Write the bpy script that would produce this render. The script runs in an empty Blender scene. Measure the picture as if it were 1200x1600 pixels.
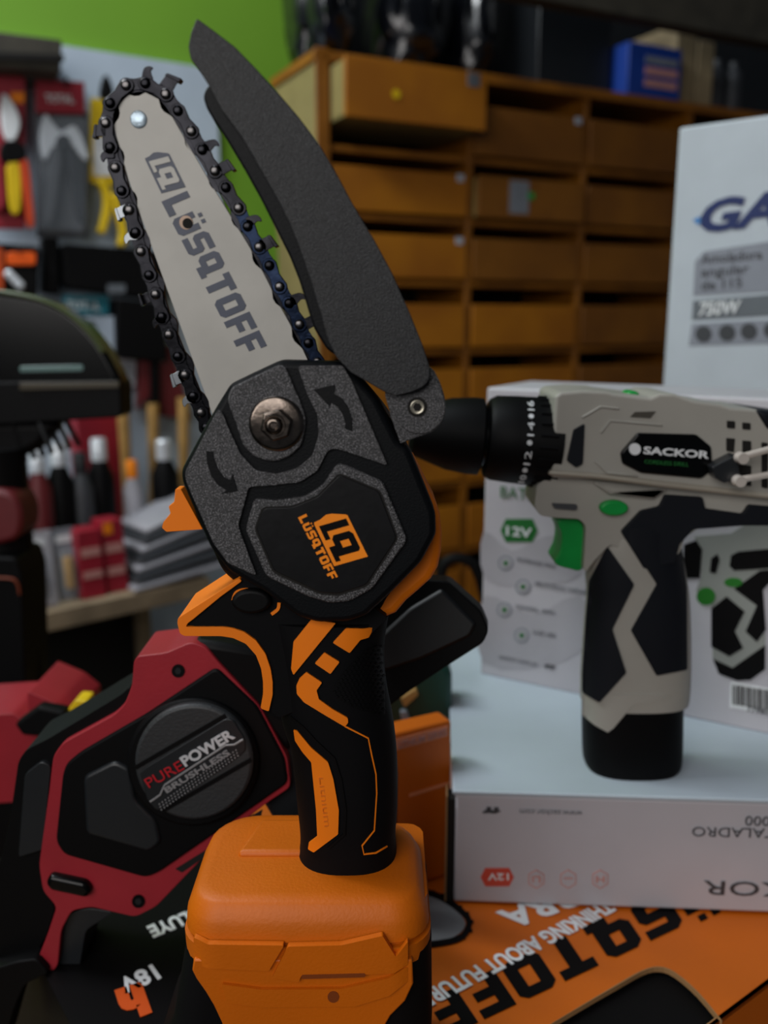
import bpy, bmesh, math, random
from mathutils import Vector, Matrix
random.seed(7)
sc = bpy.context.scene
C = sc.collection
PI = math.pi

# ------------------------------------------------------------------ camera
PITCH = math.radians(12.0); CZ = 0.30; F = 1400.0
cam = bpy.data.cameras.new('camera'); co = bpy.data.objects.new('camera', cam); C.objects.link(co)
co.location = (0, 0, CZ); co.rotation_euler = (PI/2 - PITCH, 0, 0)
cam.sensor_fit = 'VERTICAL'; cam.sensor_height = 36.0; cam.sensor_width = 27.0
cam.lens = F/1600*36.0; cam.clip_start = 0.01; cam.clip_end = 50
cam.dof.use_dof = True; cam.dof.focus_distance = 0.325; cam.dof.aperture_fstop = 7.2
sc.camera = co
# ------------------------------------------------------------------ world, lamps, exposure
sc.view_settings.view_transform = 'Standard'; sc.view_settings.look = 'None'
sc.view_settings.gamma = 1.0; sc.view_settings.exposure = 0.0
W = bpy.data.worlds.new('world'); sc.world = W; W.use_nodes = True
W.node_tree.nodes['Background'].inputs[0].default_value = (0.75, 0.85, 1.0, 1)
W.node_tree.nodes['Background'].inputs[1].default_value = 0.05

def area(name, loc, target, sx, sy, power, col):
    l = bpy.data.lights.new(name, 'AREA'); l.shape = 'RECTANGLE'; l.size = sx; l.size_y = sy
    l.energy = power; l.color = col
    o = bpy.data.objects.new(name, l); C.objects.link(o); o.location = loc
    o.rotation_euler = (Vector(target)-Vector(loc)).to_track_quat('-Z', 'Y').to_euler()
    return o
area('shop_front_light', (-0.42, -.62, .66), (0.05, .35, .15), .95, .7, 8.2, (1.0, .965, .94))
area('ceiling_lamp', (-0.55, 0.55, 1.75), (-.1, .7, 0), 1.2, .25, 6, (.80, .90, 1.0))
area('aisle_lamp', (-1.0, .58, 1.45), (-.4, 1.4, .55), .9, .25, 17, (.93, .97, 1.0))

# ------------------------------------------------------------------ projection helpers
cP, sP = math.cos(PITCH), math.sin(PITCH)
def ray(px, py):
    v = (py-800)/F; u = (px-600)/F
    return Vector((u, cP - v*sP, -sP - v*cP))
EYE = Vector((0, 0, CZ))
def at(px, py, Y):
    d = ray(px, py); return EYE + d*(Y/d.y)
def atz(px, py, z=0.0):
    d = ray(px, py); return EYE + d*((z-CZ)/d.z)
class Plane:
    def __init__(s, P, N): s.P = Vector(P); s.N = Vector(N).normalized()
    def at(s, px, py, off=0.0):
        d = ray(px, py); return EYE + d*(((s.P+s.N*off)-EYE).dot(s.N)/d.dot(s.N))
def YP(Y): return Plane((0, Y, 0), (0, -1, 0))
def ZP(z): return Plane((0, 0, z), (0, 0, 1))
def cr(pts, ox, oy, s): return [(ox+x/s, oy+y/s) for x, y in pts]
def k3(p): return cr(p, 240, 540, 2.5)
def k4(p): return cr(p, 250, 880, 2.6667)
def k5(p): return cr(p, 200, 1250, 2.4)
def k6(p): return cr(p, 0, 950, 2.4625)
def k7(p): return cr(p, 620, 580, 2.069)
def k8(p): return cr(p, 640, 1150, 2.143)
def sm(pts, n=4, closed=True):
    out = []; L = len(pts)
    rng = range(L if closed else L-1)
    g = (lambda i: pts[i % L]) if closed else (lambda i: pts[max(0, min(L-1, i))])
    for i in rng:
        p0, p1, p2, p3 = g(i-1), g(i), g(i+1), g(i+2)
        for k in range(n):
            t = k/n
            out.append(tuple(.5*((2*p1[j]) + (-p0[j]+p2[j])*t + (2*p0[j]-5*p1[j]+4*p2[j]-p3[j])*t*t + (-p0[j]+3*p1[j]-3*p2[j]+p3[j])*t**3) for j in range(len(p1))))
    if not closed: out.append(tuple(pts[-1]))
    return out
def rnd(pts, r, n=4):
    """round the corners of a closed polygon by r"""
    out = []; L = len(pts)
    for i in range(L):
        a, b, c = (Vector(pts[(i-1) % L]), Vector(pts[i]), Vector(pts[(i+1) % L]))
        d1, d2 = a-b, c-b
        q = min(r, d1.length*.45, d2.length*.45)
        if d1.length < 1e-9 or d2.length < 1e-9: continue
        s, e = b+d1.normalized()*q, b+d2.normalized()*q
        for k in range(n+1):
            t = k/n; out.append(tuple(s*(1-t)**2 + b*2*t*(1-t) + e*t*t))
    return out
def circ(cx, cy, rx, ry=None, n=32, rot=0):
    ry = rx if ry is None else ry
    return [(cx+rx*math.cos(a)*math.cos(rot)-ry*math.sin(a)*math.sin(rot), cy+rx*math.cos(a)*math.sin(rot)+ry*math.sin(a)*math.cos(rot)) for a in [2*PI*k/n for k in range(n)]]
def strip(path, w):
    """px path -> closed outline polygon of width w (w may be list)"""
    L = []; R = []
    n = len(path)
    for i, p in enumerate(path):
        a = Vector(path[max(0, i-1)]); b = Vector(path[min(n-1, i+1)])
        t = (b-a).normalized(); nn = Vector((-t.y, t.x)); ww = (w[i] if isinstance(w, (list, tuple)) else w)/2
        L.append(tuple(Vector(p)+nn*ww)); R.append(tuple(Vector(p)-nn*ww))
    return L + R[::-1]

# ------------------------------------------------------------------ materials
def lin(c):
    return tuple(((x/255)/12.92 if x/255 <= .04045 else ((x/255+.055)/1.055)**2.4) for x in c)
MATS = {}
def mat(name, col, rough=.5, metal=0, bump=0, scale=400, var=0, vscale=30, coat=0, spec=.5, alpha=1, trans=0, emis=None, col2=None, glint=None, sscale=1500, sth=.6):
    if name in MATS: return MATS[name]
    m = bpy.data.materials.new(name); m.use_nodes = True; nt = m.node_tree; b = nt.nodes['Principled BSDF']
    L = lin(col)
    b.inputs['Base Color'].default_value = (*L, 1)
    b.inputs['Roughness'].default_value = rough; b.inputs['Metallic'].default_value = metal
    b.inputs['Specular IOR Level'].default_value = spec
    b.inputs['Coat Weight'].default_value = coat; b.inputs['Coat Roughness'].default_value = .1
    if trans: b.inputs['Transmission Weight'].default_value = trans; b.inputs['IOR'].default_value = 1.2
    if alpha < 1: b.inputs['Alpha'].default_value = alpha
    tc = nt.nodes.new('ShaderNodeTexCoord')
    n = nt.nodes.new('ShaderNodeTexNoise'); n.inputs['Scale'].default_value = vscale; n.inputs['Detail'].default_value = 5
    nt.links.new(tc.outputs['Object'], n.inputs['Vector'])
    mx = nt.nodes.new('ShaderNodeMixRGB')
    v = var if var else .06
    c2 = lin(col2) if col2 else tuple(x*(1-v) for x in L)
    c1 = L if col2 else tuple(min(1, x*(1+v)) for x in L)
    mx.inputs[1].default_value = (*c1, 1); mx.inputs[2].default_value = (*c2, 1)
    rp = nt.nodes.new('ShaderNodeMapRange'); rp.inputs[1].default_value = .35; rp.inputs[2].default_value = .65
    nt.links.new(n.outputs['Fac'], rp.inputs[0]); nt.links.new(rp.outputs[0], mx.inputs[0]); nt.links.new(mx.outputs[0], b.inputs['Base Color'])
    if glint:  # pale specks in the base colour stand in for glints on the grain
        n3 = nt.nodes.new('ShaderNodeTexNoise'); n3.inputs['Scale'].default_value = sscale; n3.inputs['Detail'].default_value = 1
        nt.links.new(tc.outputs['Object'], n3.inputs['Vector'])
        r3 = nt.nodes.new('ShaderNodeMapRange'); r3.inputs[1].default_value = sth; r3.inputs[2].default_value = sth+.12
        nt.links.new(n3.outputs['Fac'], r3.inputs[0])
        m3 = nt.nodes.new('ShaderNodeMixRGB'); nt.links.new(r3.outputs[0], m3.inputs[0]); nt.links.new(mx.outputs[0], m3.inputs[1])
        m3.inputs[2].default_value = (*lin(glint), 1); nt.links.new(m3.outputs[0], b.inputs['Base Color'])
    if bump:
        n2 = nt.nodes.new('ShaderNodeTexNoise'); n2.inputs['Scale'].default_value = scale; n2.inputs['Detail'].default_value = 2
        nt.links.new(tc.outputs['Object'], n2.inputs['Vector'])
        bp = nt.nodes.new('ShaderNodeBump'); bp.inputs['Strength'].default_value = bump; bp.inputs['Distance'].default_value = .0004
        nt.links.new(n2.outputs['Fac'], bp.inputs['Height']); nt.links.new(bp.outputs[0], b.inputs['Normal'])
    if emis:
        b.inputs['Emission Color'].default_value = (*L, 1); b.inputs['Emission Strength'].default_value = emis
    MATS[name] = m; return m
M_tex = mat('textured_black_plastic', (38, 38, 40), .42, bump=1.0, scale=2600, spec=.6, var=.4, vscale=2000, glint=(108, 107, 110), sscale=2300, sth=.53)
M_smooth = mat('smooth_black_plastic', (6, 7, 9), .5, bump=.15, scale=900, spec=.16)
M_side = mat('black_cover_edge_plastic', (6, 8, 11), .5, bump=.2, scale=1500, spec=.15)
M_guard = mat('satin_black_guard_plastic', (23, 24, 26), .46, bump=.6, scale=2600, spec=.4, var=.3, vscale=2200, glint=(46, 48, 51), sscale=2500, sth=.56)
M_rub = mat('black_rubber', (7, 7, 9), .66, bump=.1, scale=600, spec=.12)
M_panel = mat('scuffed_black_plastic', (9, 9, 11), .4, bump=.12, scale=300, spec=.3, var=.3, vscale=200)
M_or = mat('orange_plastic', (196, 96, 0), .5, bump=.25, scale=800, spec=.35, var=.04)
M_orr = mat('orange_rubber', (236, 122, 12), .55, spec=.3, var=.03)
M_orp = mat('orange_print', (250, 140, 24), .5, spec=.3, var=.02)
M_steel = mat('bar_steel', (166, 164, 158), .5, metal=.15, bump=.08, scale=200, var=.05, vscale=60, spec=.4)
M_ink = mat('bar_ink', (62, 68, 84), .5, var=.08, vscale=150)
M_chain = mat('chain_steel', (32, 32, 35), .24, metal=1, bump=.2, scale=300, var=.3, vscale=120)
M_blue = mat('blued_chain_steel', (24, 31, 46), .22, metal=1, bump=.2, scale=300, var=.35, vscale=100)
M_riv = mat('rivet_steel', (88, 86, 86), .26, metal=1, bump=.15, scale=300)
M_cut = mat('chrome_cutter_steel', (120, 124, 128), .3, metal=1)
M_rivhub = mat('zinc_rivet', (150, 165, 175), .35, metal=.8, bump=.5, scale=500, var=.2, vscale=300)
M_nut = mat('oily_nut_steel', (112, 102, 94), .22, metal=1, bump=.3, scale=300, var=.35, vscale=250)
M_red = mat('red_plastic', (150, 36, 46), .42, bump=.2, scale=600, spec=.4)
M_redd = mat('dark_red_plastic', (95, 22, 26), .5)
M_blk = mat('black_plastic', (6, 6, 7), .55, spec=.14)
M_blkg = mat('glossy_black_plastic', (5, 6, 6), .2, spec=.25)
M_grey = mat('charcoal_plastic', (38, 40, 42), .55, bump=.5, scale=900)
M_slate = mat('slate_black_plastic', (25, 28, 31), .4)
M_chrome = mat('chrome_label', (150, 150, 152), .25, metal=.3, bump=.2, scale=500)
M_white = mat('white_print', (225, 228, 230), .5)
M_beige = mat('beige_tool_plastic', (160, 157, 149), .45, spec=.4, var=.04)
M_dr = mat('dark_grip_rubber', (18, 21, 27), .6, spec=.18)
M_gr = mat('green_plastic', (10, 150, 62), .35, var=.15)
M_grd = mat('green_print', (20, 105, 40), .5)
M_wbox = mat('white_carton', (186, 184, 190), .55, var=.05, vscale=15)
M_wboxg = mat('grey_swirl_carton_print', (168, 166, 172), .55, var=.12, vscale=14)
M_gbox = mat('cool_white_carton', (182, 190, 198), .5, var=.03)
M_obox = mat('orange_carton', (200, 96, 0), .5, var=.03, bump=.1)
M_kraft = mat('kraft_board_edge', (150, 112, 70), .8, var=.15)
M_kink = mat('black_print', (7, 6, 7), .55, spec=.12)
M_navy = mat('navy_print', (20, 38, 92), .5)
M_g1 = mat('grey_print', (128, 133, 140), .5)
M_g2 = mat('mid_grey_print', (98, 104, 110), .5)
M_g3 = mat('dark_grey_print', (60, 62, 66), .5)
M_rp = mat('coral_print', (205, 76, 58), .5)
M_rpl = mat('pale_coral_print', (196, 140, 132), .5)
M_wall = mat('green_wall_paint', (108, 156, 32), .7, var=.05, vscale=4)
M_wpan = mat('white_wall_panel', (176, 190, 204), .6, var=.03)
M_flr = mat('grey_floor', (70, 68, 66), .5, var=.2, vscale=8)
M_wood = mat('counter_wood', (120, 92, 58), .55, var=.3, vscale=25, col2=(86, 66, 42))
M_shelf = mat('pale_shelf_wood', (150, 132, 106), .6, var=.2, vscale=25)
M_cab = mat('orange_varnished_wood', (150, 92, 12), .5, var=.2, vscale=14, col2=(118, 70, 8))
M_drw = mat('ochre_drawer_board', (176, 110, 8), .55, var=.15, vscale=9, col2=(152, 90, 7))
M_drwd = mat('shaded_ochre_drawer_board', (136, 84, 14), .55, var=.15, vscale=9, col2=(112, 66, 11))  # darker copy of the drawer colour paints the light falloff towards the right
M_cside = mat('pale_cabinet_side', (138, 124, 76), .6, var=.08)
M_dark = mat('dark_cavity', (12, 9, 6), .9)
M_bag = mat('black_plastic_film', (13, 15, 20), .22, spec=.6, bump=1, scale=25, coat=.3)
M_clr = mat('clear_blister_plastic', (200, 210, 220), .1, alpha=.10, spec=1)
M_cardr = mat('red_card', (150, 26, 44), .5, var=.15, vscale=30)
M_yel = mat('yellow_plastic', (225, 190, 20), .4)
M_blu = mat('blue_carton', (24, 62, 150), .5)
M_teal = mat('teal_card', (10, 110, 125), .5)
M_crm = mat('cream_board', (150, 132, 100), .7, var=.1)
M_hwood = mat('ash_handle_wood', (170, 132, 72), .5, var=.2)
M_hot = mat('silver_steel', (225, 230, 235), .2, metal=.25)
M_dgrn = mat('dark_green_plastic', (12, 62, 50), .35)
M_kh = mat('dark_wood_beam', (58, 54, 44), .7, var=.2)
M_ltor = mat('embossed_orange', (214, 108, 14), .5)
M_gar = mat('dim_groove_orange', (205, 92, 4), .5)

# ------------------------------------------------------------------ object helpers
ROOT = {}
def fin(o, parent=None):
    C.objects.link(o)
    if parent: o.parent = parent
    return o
def off(parent):
    p = parent; v = Vector((0, 0, 0))
    while p is not None: v += p.location; p = p.parent
    return v
def obj(name, bm, m, parent=None, bevel=0, seg=2, smooth=True, sol=0, angle=.6):
    bmesh.ops.remove_doubles(bm, verts=bm.verts, dist=1e-7)
    bmesh.ops.recalc_face_normals(bm, faces=bm.faces)
    me = bpy.data.meshes.new(name)
    o = off(parent)
    if o.length: bmesh.ops.translate(bm, verts=bm.verts, vec=-o)
    bm.to_mesh(me); bm.free(); me.materials.append(m)
    if smooth: 
        for p in me.polygons: p.use_smooth = True
        me.set_sharp_from_angle(angle=.6)
    ob = bpy.data.objects.new(name, me)
    if bevel:
        md = ob.modifiers.new('bevel', 'BEVEL'); md.width = bevel; md.segments = seg; md.limit_method = 'ANGLE'; md.angle_limit = .5; md.harden_normals = False
    return fin(ob, parent)
def thing(name, label, cat, loc, group=None):
    o = bpy.data.objects.new(name, None); o.location = loc; o.empty_display_size = .01
    o['label'] = label; o['category'] = cat
    if group: o['group'] = group
    return fin(o)
def tag(o, label, cat, group=None, kind=None):
    if label: o['label'] = label
    if cat: o['category'] = cat
    if group: o['group'] = group
    if kind: o['kind'] = kind
    return o
def setorigin(o):
    """move a top-level mesh's origin to its base centre"""
    vs = [v.co for v in o.data.vertices]
    c = Vector(((min(v.x for v in vs)+max(v.x for v in vs))/2, (min(v.y for v in vs)+max(v.y for v in vs))/2, min(v.z for v in vs)))
    o.data.transform(Matrix.Translation(-c)); o.location = c; return o

def pprism(bm, pts, back):
    """pts: list of front 3D pts; back: vector to the back face"""
    a = [bm.verts.new(p) for p in pts]; b = [bm.verts.new(p+back) for p in pts]
    n = len(a)
    bm.faces.new(a); bm.faces.new(b[::-1])
    for i in range(n): bm.faces.new((a[i], b[i], b[(i+1) % n], a[(i+1) % n]))
def slab(name, poly, pl, f, bk, m, parent, bevel=0, seg=2, **k):
    """closed px outline on plane pl; front at offset f, back at offset bk (offsets along the normal)"""
    bm = bmesh.new()
    polys = poly if isinstance(poly[0], list) else [poly]
    for p in polys:
        pprism(bm, [pl.at(x, y, f) for x, y in p], -pl.N*(f-bk))
    return obj(name, bm, m, parent, bevel, seg, **k)
def drape(name, poly, S, m, parent, lift=.0001, thick=.0004, cell=6, Y0=.29):
    """px polygon laid over a curved front surface Y=S(X,Z)"""
    bm = bmesh.new()
    polys = poly if isinstance(poly[0], list) else [poly]
    for p in polys: bm.faces.new([bm.verts.new((x, y, 0)) for x, y in p])
    xs = [v.co.x for v in bm.verts]; ys = [v.co.y for v in bm.verts]
    for ax, lo, hi in ((0, min(xs), max(xs)), (1, min(ys), max(ys))):
        k = math.floor(lo/cell)+1
        while k*cell < hi:
            q = [0, 0, 0]; q[ax] = k*cell+.013; nn = [0, 0, 0]; nn[ax] = 1
            bmesh.ops.bisect_plane(bm, geom=bm.verts[:]+bm.edges[:]+bm.faces[:], plane_co=q, plane_no=nn, dist=1e-4)
            k += 1
    bmesh.ops.triangulate(bm, faces=bm.faces)
    fr = []
    for v in bm.verts:
        px, py = v.co.x, v.co.y; Y = Y0
        for _ in range(5):
            P = at(px, py, Y); Y = S(P.x, P.z)
        fr.append(at(px, py, Y-lift-thick))
    for v, p in zip(bm.verts, fr): v.co = p
    # back copy
    g = bmesh.ops.extrude_face_region(bm, geom=bm.faces[:])
    vs = [e for e in g['geom'] if isinstance(e, bmesh.types.BMVert)]
    bmesh.ops.translate(bm, verts=vs, vec=(0, thick+lift*.5, 0))
    return obj(name, bm, m, parent)
def box(name, P, ux, uy, uz, m, parent=None, bevel=0, seg=2):
    bm = bmesh.new(); P = Vector(P); ux = Vector(ux); uy = Vector(uy); uz = Vector(uz)
    pprism(bm, [P, P+ux, P+ux+uz, P+uz], uy)
    return obj(name, bm, m, parent, bevel, seg)
def loftbm(rings, cap=True):
    bm = bmesh.new(); R = [[bm.verts.new(p) for p in r] for r in rings]
    n = len(R[0])
    for a, b in zip(R, R[1:]):
        for i in range(n): bm.faces.new((a[i], a[(i+1) % n], b[(i+1) % n], b[i]))
    if cap: bm.faces.new(R[0][::-1]); bm.faces.new(R[-1])
    return bm
def loft(name, rings, m, parent=None, bevel=0, **k): return obj(name, loftbm(rings), m, parent, bevel, **k)
def ringat(c, ax, r, n=28, ry=None):
    ax = Vector(ax).normalized(); u = ax.orthogonal().normalized(); v = ax.cross(u)
    if abs(ax.x) < .9: 
        u = Vector((1, 0, 0)) - ax*ax.x; u.normalize(); v = ax.cross(u)
    ry = r if ry is None else ry
    return [Vector(c)+u*r*math.cos(2*PI*k/n)+v*ry*math.sin(2*PI*k/n) for k in range(n)]
def lathe(name, c, ax, prof, m, parent=None, n=28, **k):
    """prof: (distance along axis, radius)"""
    ax = Vector(ax).normalized()
    return loft(name, [ringat(Vector(c)+ax*d, ax, max(r, 1e-5), n) for d, r in prof], m, parent, **k)
def tube(name, pts, r, m, parent=None, n=10):
    rings = []
    pts = [Vector(p) for p in pts]
    for i, p in enumerate(pts):
        t = (pts[min(i+1, len(pts)-1)]-pts[max(i-1, 0)])
        rr = r[i] if isinstance(r, (list, tuple)) else r
        t.normalize(); u = t.cross(Vector((.13, .2, .97)));
        u.normalize(); v = t.cross(u)
        rings.append([p+u*rr*math.cos(2*PI*k/n)+v*rr*math.sin(2*PI*k/n) for k in range(n)])
    return loft(name, rings, m, parent)
def rrect(x0, x1, y0, y1, z, r, n=6):
    out = []
    for cx, cy, a0 in ((x1-r, y1-r, 0), (x0+r, y1-r, PI/2), (x0+r, y0+r, PI), (x1-r, y0+r, 1.5*PI)):
        for k in range(n+1):
            a = a0+PI/2*k/n; out.append(Vector((cx+r*math.cos(a), cy+r*math.sin(a), z)))
    return out
def text(name, s, O, X, U, w, h, m, parent, bold=.02, th=.0003, shear=0, spacing=1.0):
    """text from baseline origin O along X to fit width w and cap height h"""
    cu = bpy.data.curves.new('t', 'FONT'); cu.body = s; cu.size = 1; cu.offset = bold; cu.extrude = .01; cu.shear = shear; cu.space_character = spacing
    cu.resolution_u = 3
    to = bpy.data.objects.new('t', cu); C.objects.link(to)
    dg = bpy.context.evaluated_depsgraph_get()
    me = bpy.data.meshes.new_from_object(to.evaluated_get(dg))
    bpy.data.objects.remove(to); bpy.data.curves.remove(cu)
    xs = [v.co.x for v in me.vertices]; x0, x1 = min(xs), max(xs)
    X = Vector(X).normalized(); U = Vector(U).normalized(); N = X.cross(U); O = Vector(O)-off(parent)
    kx = w/(x1-x0) if w else h/.7; ky = h/.7
    for v in me.vertices:
        c = v.co; v.co = O + X*(c.x-x0)*kx + U*c.y*ky + N*(th if c.z > 0 else -th*.3)
    me.materials.append(m); me.update()
    return fin(bpy.data.objects.new(name, me), parent)
def ptext(name, s, pl, p0, p1, h, m, parent, f=.0003, **k):
    """text whose baseline runs from px p0 to px p1 on plane pl; h = px height measured vertically to baseline"""
    A = pl.at(*p0, f); B = pl.at(*p1, f); X = (B-A); U = pl.N.cross(X.normalized())
    # world height from a px offset perpendicular to the baseline
    d = Vector((p1[0]-p0[0], p1[1]-p0[1])).normalized(); q = (p0[0]+d.y*h, p0[1]-d.x*h)
    H = abs((pl.at(*q, f)-A).dot(U))
    return text(name, s, A, X, U, X.length, H, m, parent, **k)
# block lettering ------------------------------------------------
GL = {
 'L': (4, [[(0, 0), (4, 0), (4, 1.6), (1.6, 1.6), (1.6, 6), (0, 6)]]),
 'U': (4.4, [[(0, 6), (0, .8), (.8, 0), (3.6, 0), (4.4, .8), (4.4, 6), (2.9, 6), (2.9, 1.5), (1.5, 1.5), (1.5, 6)]]),
 'S': (4.3, [[(0, 0), (3.5, 0), (4.3, .8), (4.3, 3), (3.7, 3.7), (1.4, 3.7), (1.4, 4.6), (4.3, 4.6), (4.3, 6), (.8, 6), (0, 5.2), (0, 3), (.7, 2.3), (2.9, 2.3), (2.9, 1.4), (0, 1.4)]]),
 'O': (4.5, [[(2.25, 0), (3.7, 0), (4.5, .8), (4.5, 5.2), (3.7, 6), (2.25, 6), (2.25, 4.5), (3, 4.5), (3, 1.5), (2.25, 1.5)], [(2.25, 0), (2.25, 1.5), (1.5, 1.5), (1.5, 4.5), (2.25, 4.5), (2.25, 6), (.8, 6), (0, 5.2), (0, .8), (.8, 0)]]),
 'T': (4.2, [[(1.3, 0), (2.9, 0), (2.9, 4.5), (4.2, 4.5), (4.2, 6), (0, 6), (0, 4.5), (1.3, 4.5)]]),
 'F': (4, [[(0, 0), (1.5, 0), (1.5, 2), (3.6, 2), (3.6, 3.4), (1.5, 3.4), (1.5, 4.6), (4, 4.6), (4, 6), (0, 6)]]),
}
GL['Q'] = (4.9, [[(2.2, 0), (4.9, 0), (4.9, 1.3), (4.3, 1.3), (4.3, 5.2), (3.5, 6), (2.2, 6), (2.2, 4.6), (2.8, 4.6), (2.8, 2.6), (2.2, 2.6)], [(0, 2), (.8, 1.2), (2.2, 1.2), (2.2, 2.6), (1.5, 2.6), (1.5, 4.6), (2.2, 4.6), (2.2, 6), (.8, 6), (0, 5.2)]])
GL['U2'] = (4.4, [[(0, 5), (0, .8), (.8, 0), (3.6, 0), (4.4, .8), (4.4, 5), (2.9, 5), (2.9, 1.4), (1.5, 1.4), (1.5, 5)], [(1, 5.7), (1.9, 5.7), (1.9, 6.6), (1, 6.6)], [(2.6, 5.7), (3.5, 5.7), (3.5, 6.6), (2.6, 6.6)]])
def glyphs(word):
    x = 0; out = []
    for ch in word:
        w, ps = GL[ch]
        for p in ps: out.append([(x+a, b) for a, b in p])
        x += w+.8
    return x-.8, out
def block(name, word, O, X, U, pl, f, m, parent, th=.0003):
    """block word; O, X end, U end all px: O baseline start, X baseline end, U top of start"""
    W_, ps = glyphs(word); Ox = Vector(O); ex = (Vector(X)-Ox)/W_; eu = (Vector(U)-Ox)/6
    bm = bmesh.new()
    for p in ps:
        pts = [pl.at(*(Ox+ex*a+eu*b), f) for a, b in p]
        pprism(bm, pts, -pl.N*th)
    return obj(name, bm, m, parent, smooth=False)
SH = [(0, 0), (-.05, .02), (-.07, .2), (-.14, .42), (-.13, .58), (-.03, .93), (0, .98), (1, 1), (1, 0)]
LQ = [[(.06, .1), (.4, .1), (.4, .24), (.22, .24), (.22, .9), (.06, .9)],
      [(.34, .36), (.42, .28), (.57, .28), (.57, .46), (.5, .46), (.5, .72), (.57, .72), (.57, .9), (.42, .9), (.34, .82)],
      [(.57, .1), (.92, .1), (.92, .24), (.82, .24), (.82, .84), (.76, .9), (.57, .9), (.57, .72), (.66, .72), (.66, .46), (.57, .46)]]
def logo(O, X, U, pl, f, m1, m2, parent, name='emblem'):
    Ox = Vector(O); ex = Vector(X)-Ox; eu = Vector(U)-Ox
    g = lambda p: [tuple(Ox+ex*a+eu*b) for a, b in p]
    e = slab(name, g(SH), pl, f, f-.0003, m1, parent, smooth=False)
    slab('emblem_letters', [g(p) for p in LQ], pl, f+.0002, f-.0001, m2, e, smooth=False)
    return e

# ================================================================== SETTING
DB = Vector((2, 1, 0)).normalized(); NB = Vector((1, -2, 0)).normalized()
def BP(c):  # background plane Y = c + x/2
    return Plane((0, c, 0), NB)
FLOOR = -.95; CNT = -.09
o = box('floor', (-3, -2, FLOOR-.05), (6, 0, 0), (0, 5.5, 0), (0, 0, .05), M_flr); tag(o, None, None, kind='structure')
P = Vector((0, 1.60, FLOOR))
o = box('wall_back', P-DB*2.6, DB*5.2, -NB*.1, (0, 0, 3.2), M_wall); tag(o, None, None, kind='structure')
# ================================================================== COUNTER
ct = thing('shop_counter', 'brown wooden shop counter under the orange chainsaw carton', 'counter', (.1, .42, FLOOR))
box('counter_top', (-.285, .12, CNT-.03), (1.0, 0, 0), (0, .80, 0), (0, 0, .03), M_wood, ct, .002)
box('counter_body', (-.245, .18, FLOOR), (.92, 0, 0), (0, .68, 0), (0, 0, CNT-.03-FLOOR), M_kh, ct, .002)

# ================================================================== WALL PANEL + CABINET
P0 = BP(1.585).at(-60, 72, 0); 
bm = bmesh.new(); pl = BP(1.585)
a = pl.at(95, 78); b = pl.at(338, 108)
a2 = a - DB*.5; 
pprism(bm, [Vector((a2.x, a2.y, a.z+.02)), Vector((b.x, b.y, b.z)), Vector((b.x, b.y, -.6)), Vector((a2.x, a2.y, -.6))], -NB*.012)
o = obj('trim_1', bm, M_wpan, None, smooth=False); tag(o, None, None, kind='structure')

a = pl.at(462, 130); b = Vector((0, 1.585, 0))+DB*3.2
bm = bmesh.new(); pprism(bm, [Vector((a.x, a.y, -.6)), Vector((b.x, b.y, -.6)), Vector((b.x, b.y, 2.1)), Vector((a.x, a.y, 2.1))], -NB*.014)
o = obj('trim_2', bm, mat('dark_wall_panel', (22, 25, 28), .6), None, smooth=False); tag(o, None, None, kind='structure')
pc = BP(1.34)
def cu(px, c=1.34):   # distance along cabinet front for a px column
    P = BP(c).at(px, 400); return (P-Vector((0, c, 0))).dot(DB)
def cz(px, py, c=1.34): return BP(c).at(px, py).z
cab = thing('drawer_cabinet', 'orange wooden cabinet of small drawers rising behind the drill boxes', 'cabinet', (Vector((0, 1.34, FLOOR))+DB*.25))
B0 = Vector((0, 1.34, 0))
us = [cu(512), cu(733), cu(908), cu(1066), cu(1205)]
top = cz(735, 118); 
def cbox(name, u0, u1, z0, z1, f, bk, m, parent, bevel=.001):
    return box(name, B0+DB*u0+NB*f+Vector((0, 0, z0)), DB*(u1-u0), -NB*(f-bk), Vector((0, 0, z1-z0)), m, parent, bevel)
rows_px = [120, 245, 343, 440, 545, 648, 752, 856, 960]     # shelf tops measured along px x=735
zs = [cz(735, y) for y in rows_px]
dz = zs[-2]-zs[-1]
while zs[-1]-dz > -.5: zs.append(zs[-1]-dz)
bt = .0085
cbox('cabinet_side', us[0]-.014, us[0]-.002, FLOOR, zs[0], 0, -.165, M_cside, cab)
cbox('cabinet_side', us[-1]+.002, us[-1]+.014, FLOOR, zs[0], 0, -.165, M_cab, cab)
cbox('face_edge', us[0]-.016, us[0]+.004, FLOOR, zs[0]+.01, .004, 0, M_cab, cab)
cbox('cabinet_top', us[0]-.018, us[-1]+.02, zs[0]-bt*.8, zs[0]+bt*.8, .004, -.17, M_cab, cab)
cbox('dark_back_panel', us[0]-.002, us[-1]+.002, FLOOR, zs[0]-bt, -.156, -.165, M_dark, cab)
cbox('plinth', us[0]-.002, us[-1]+.002, FLOOR, zs[-1]-.05, -.002, -.155, M_cab, cab)
for i, z in enumerate(zs[1:]):
    cbox('shelf_board', us[0]-.002, us[-1]+.002, z-bt, z, -.002, -.156, M_cab, cab)
for u in us[1:-1]:
    cbox('divider', u-.005, u+.005, zs[-1]-.05, zs[0], -.001, -.156, M_cab, cab)
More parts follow.
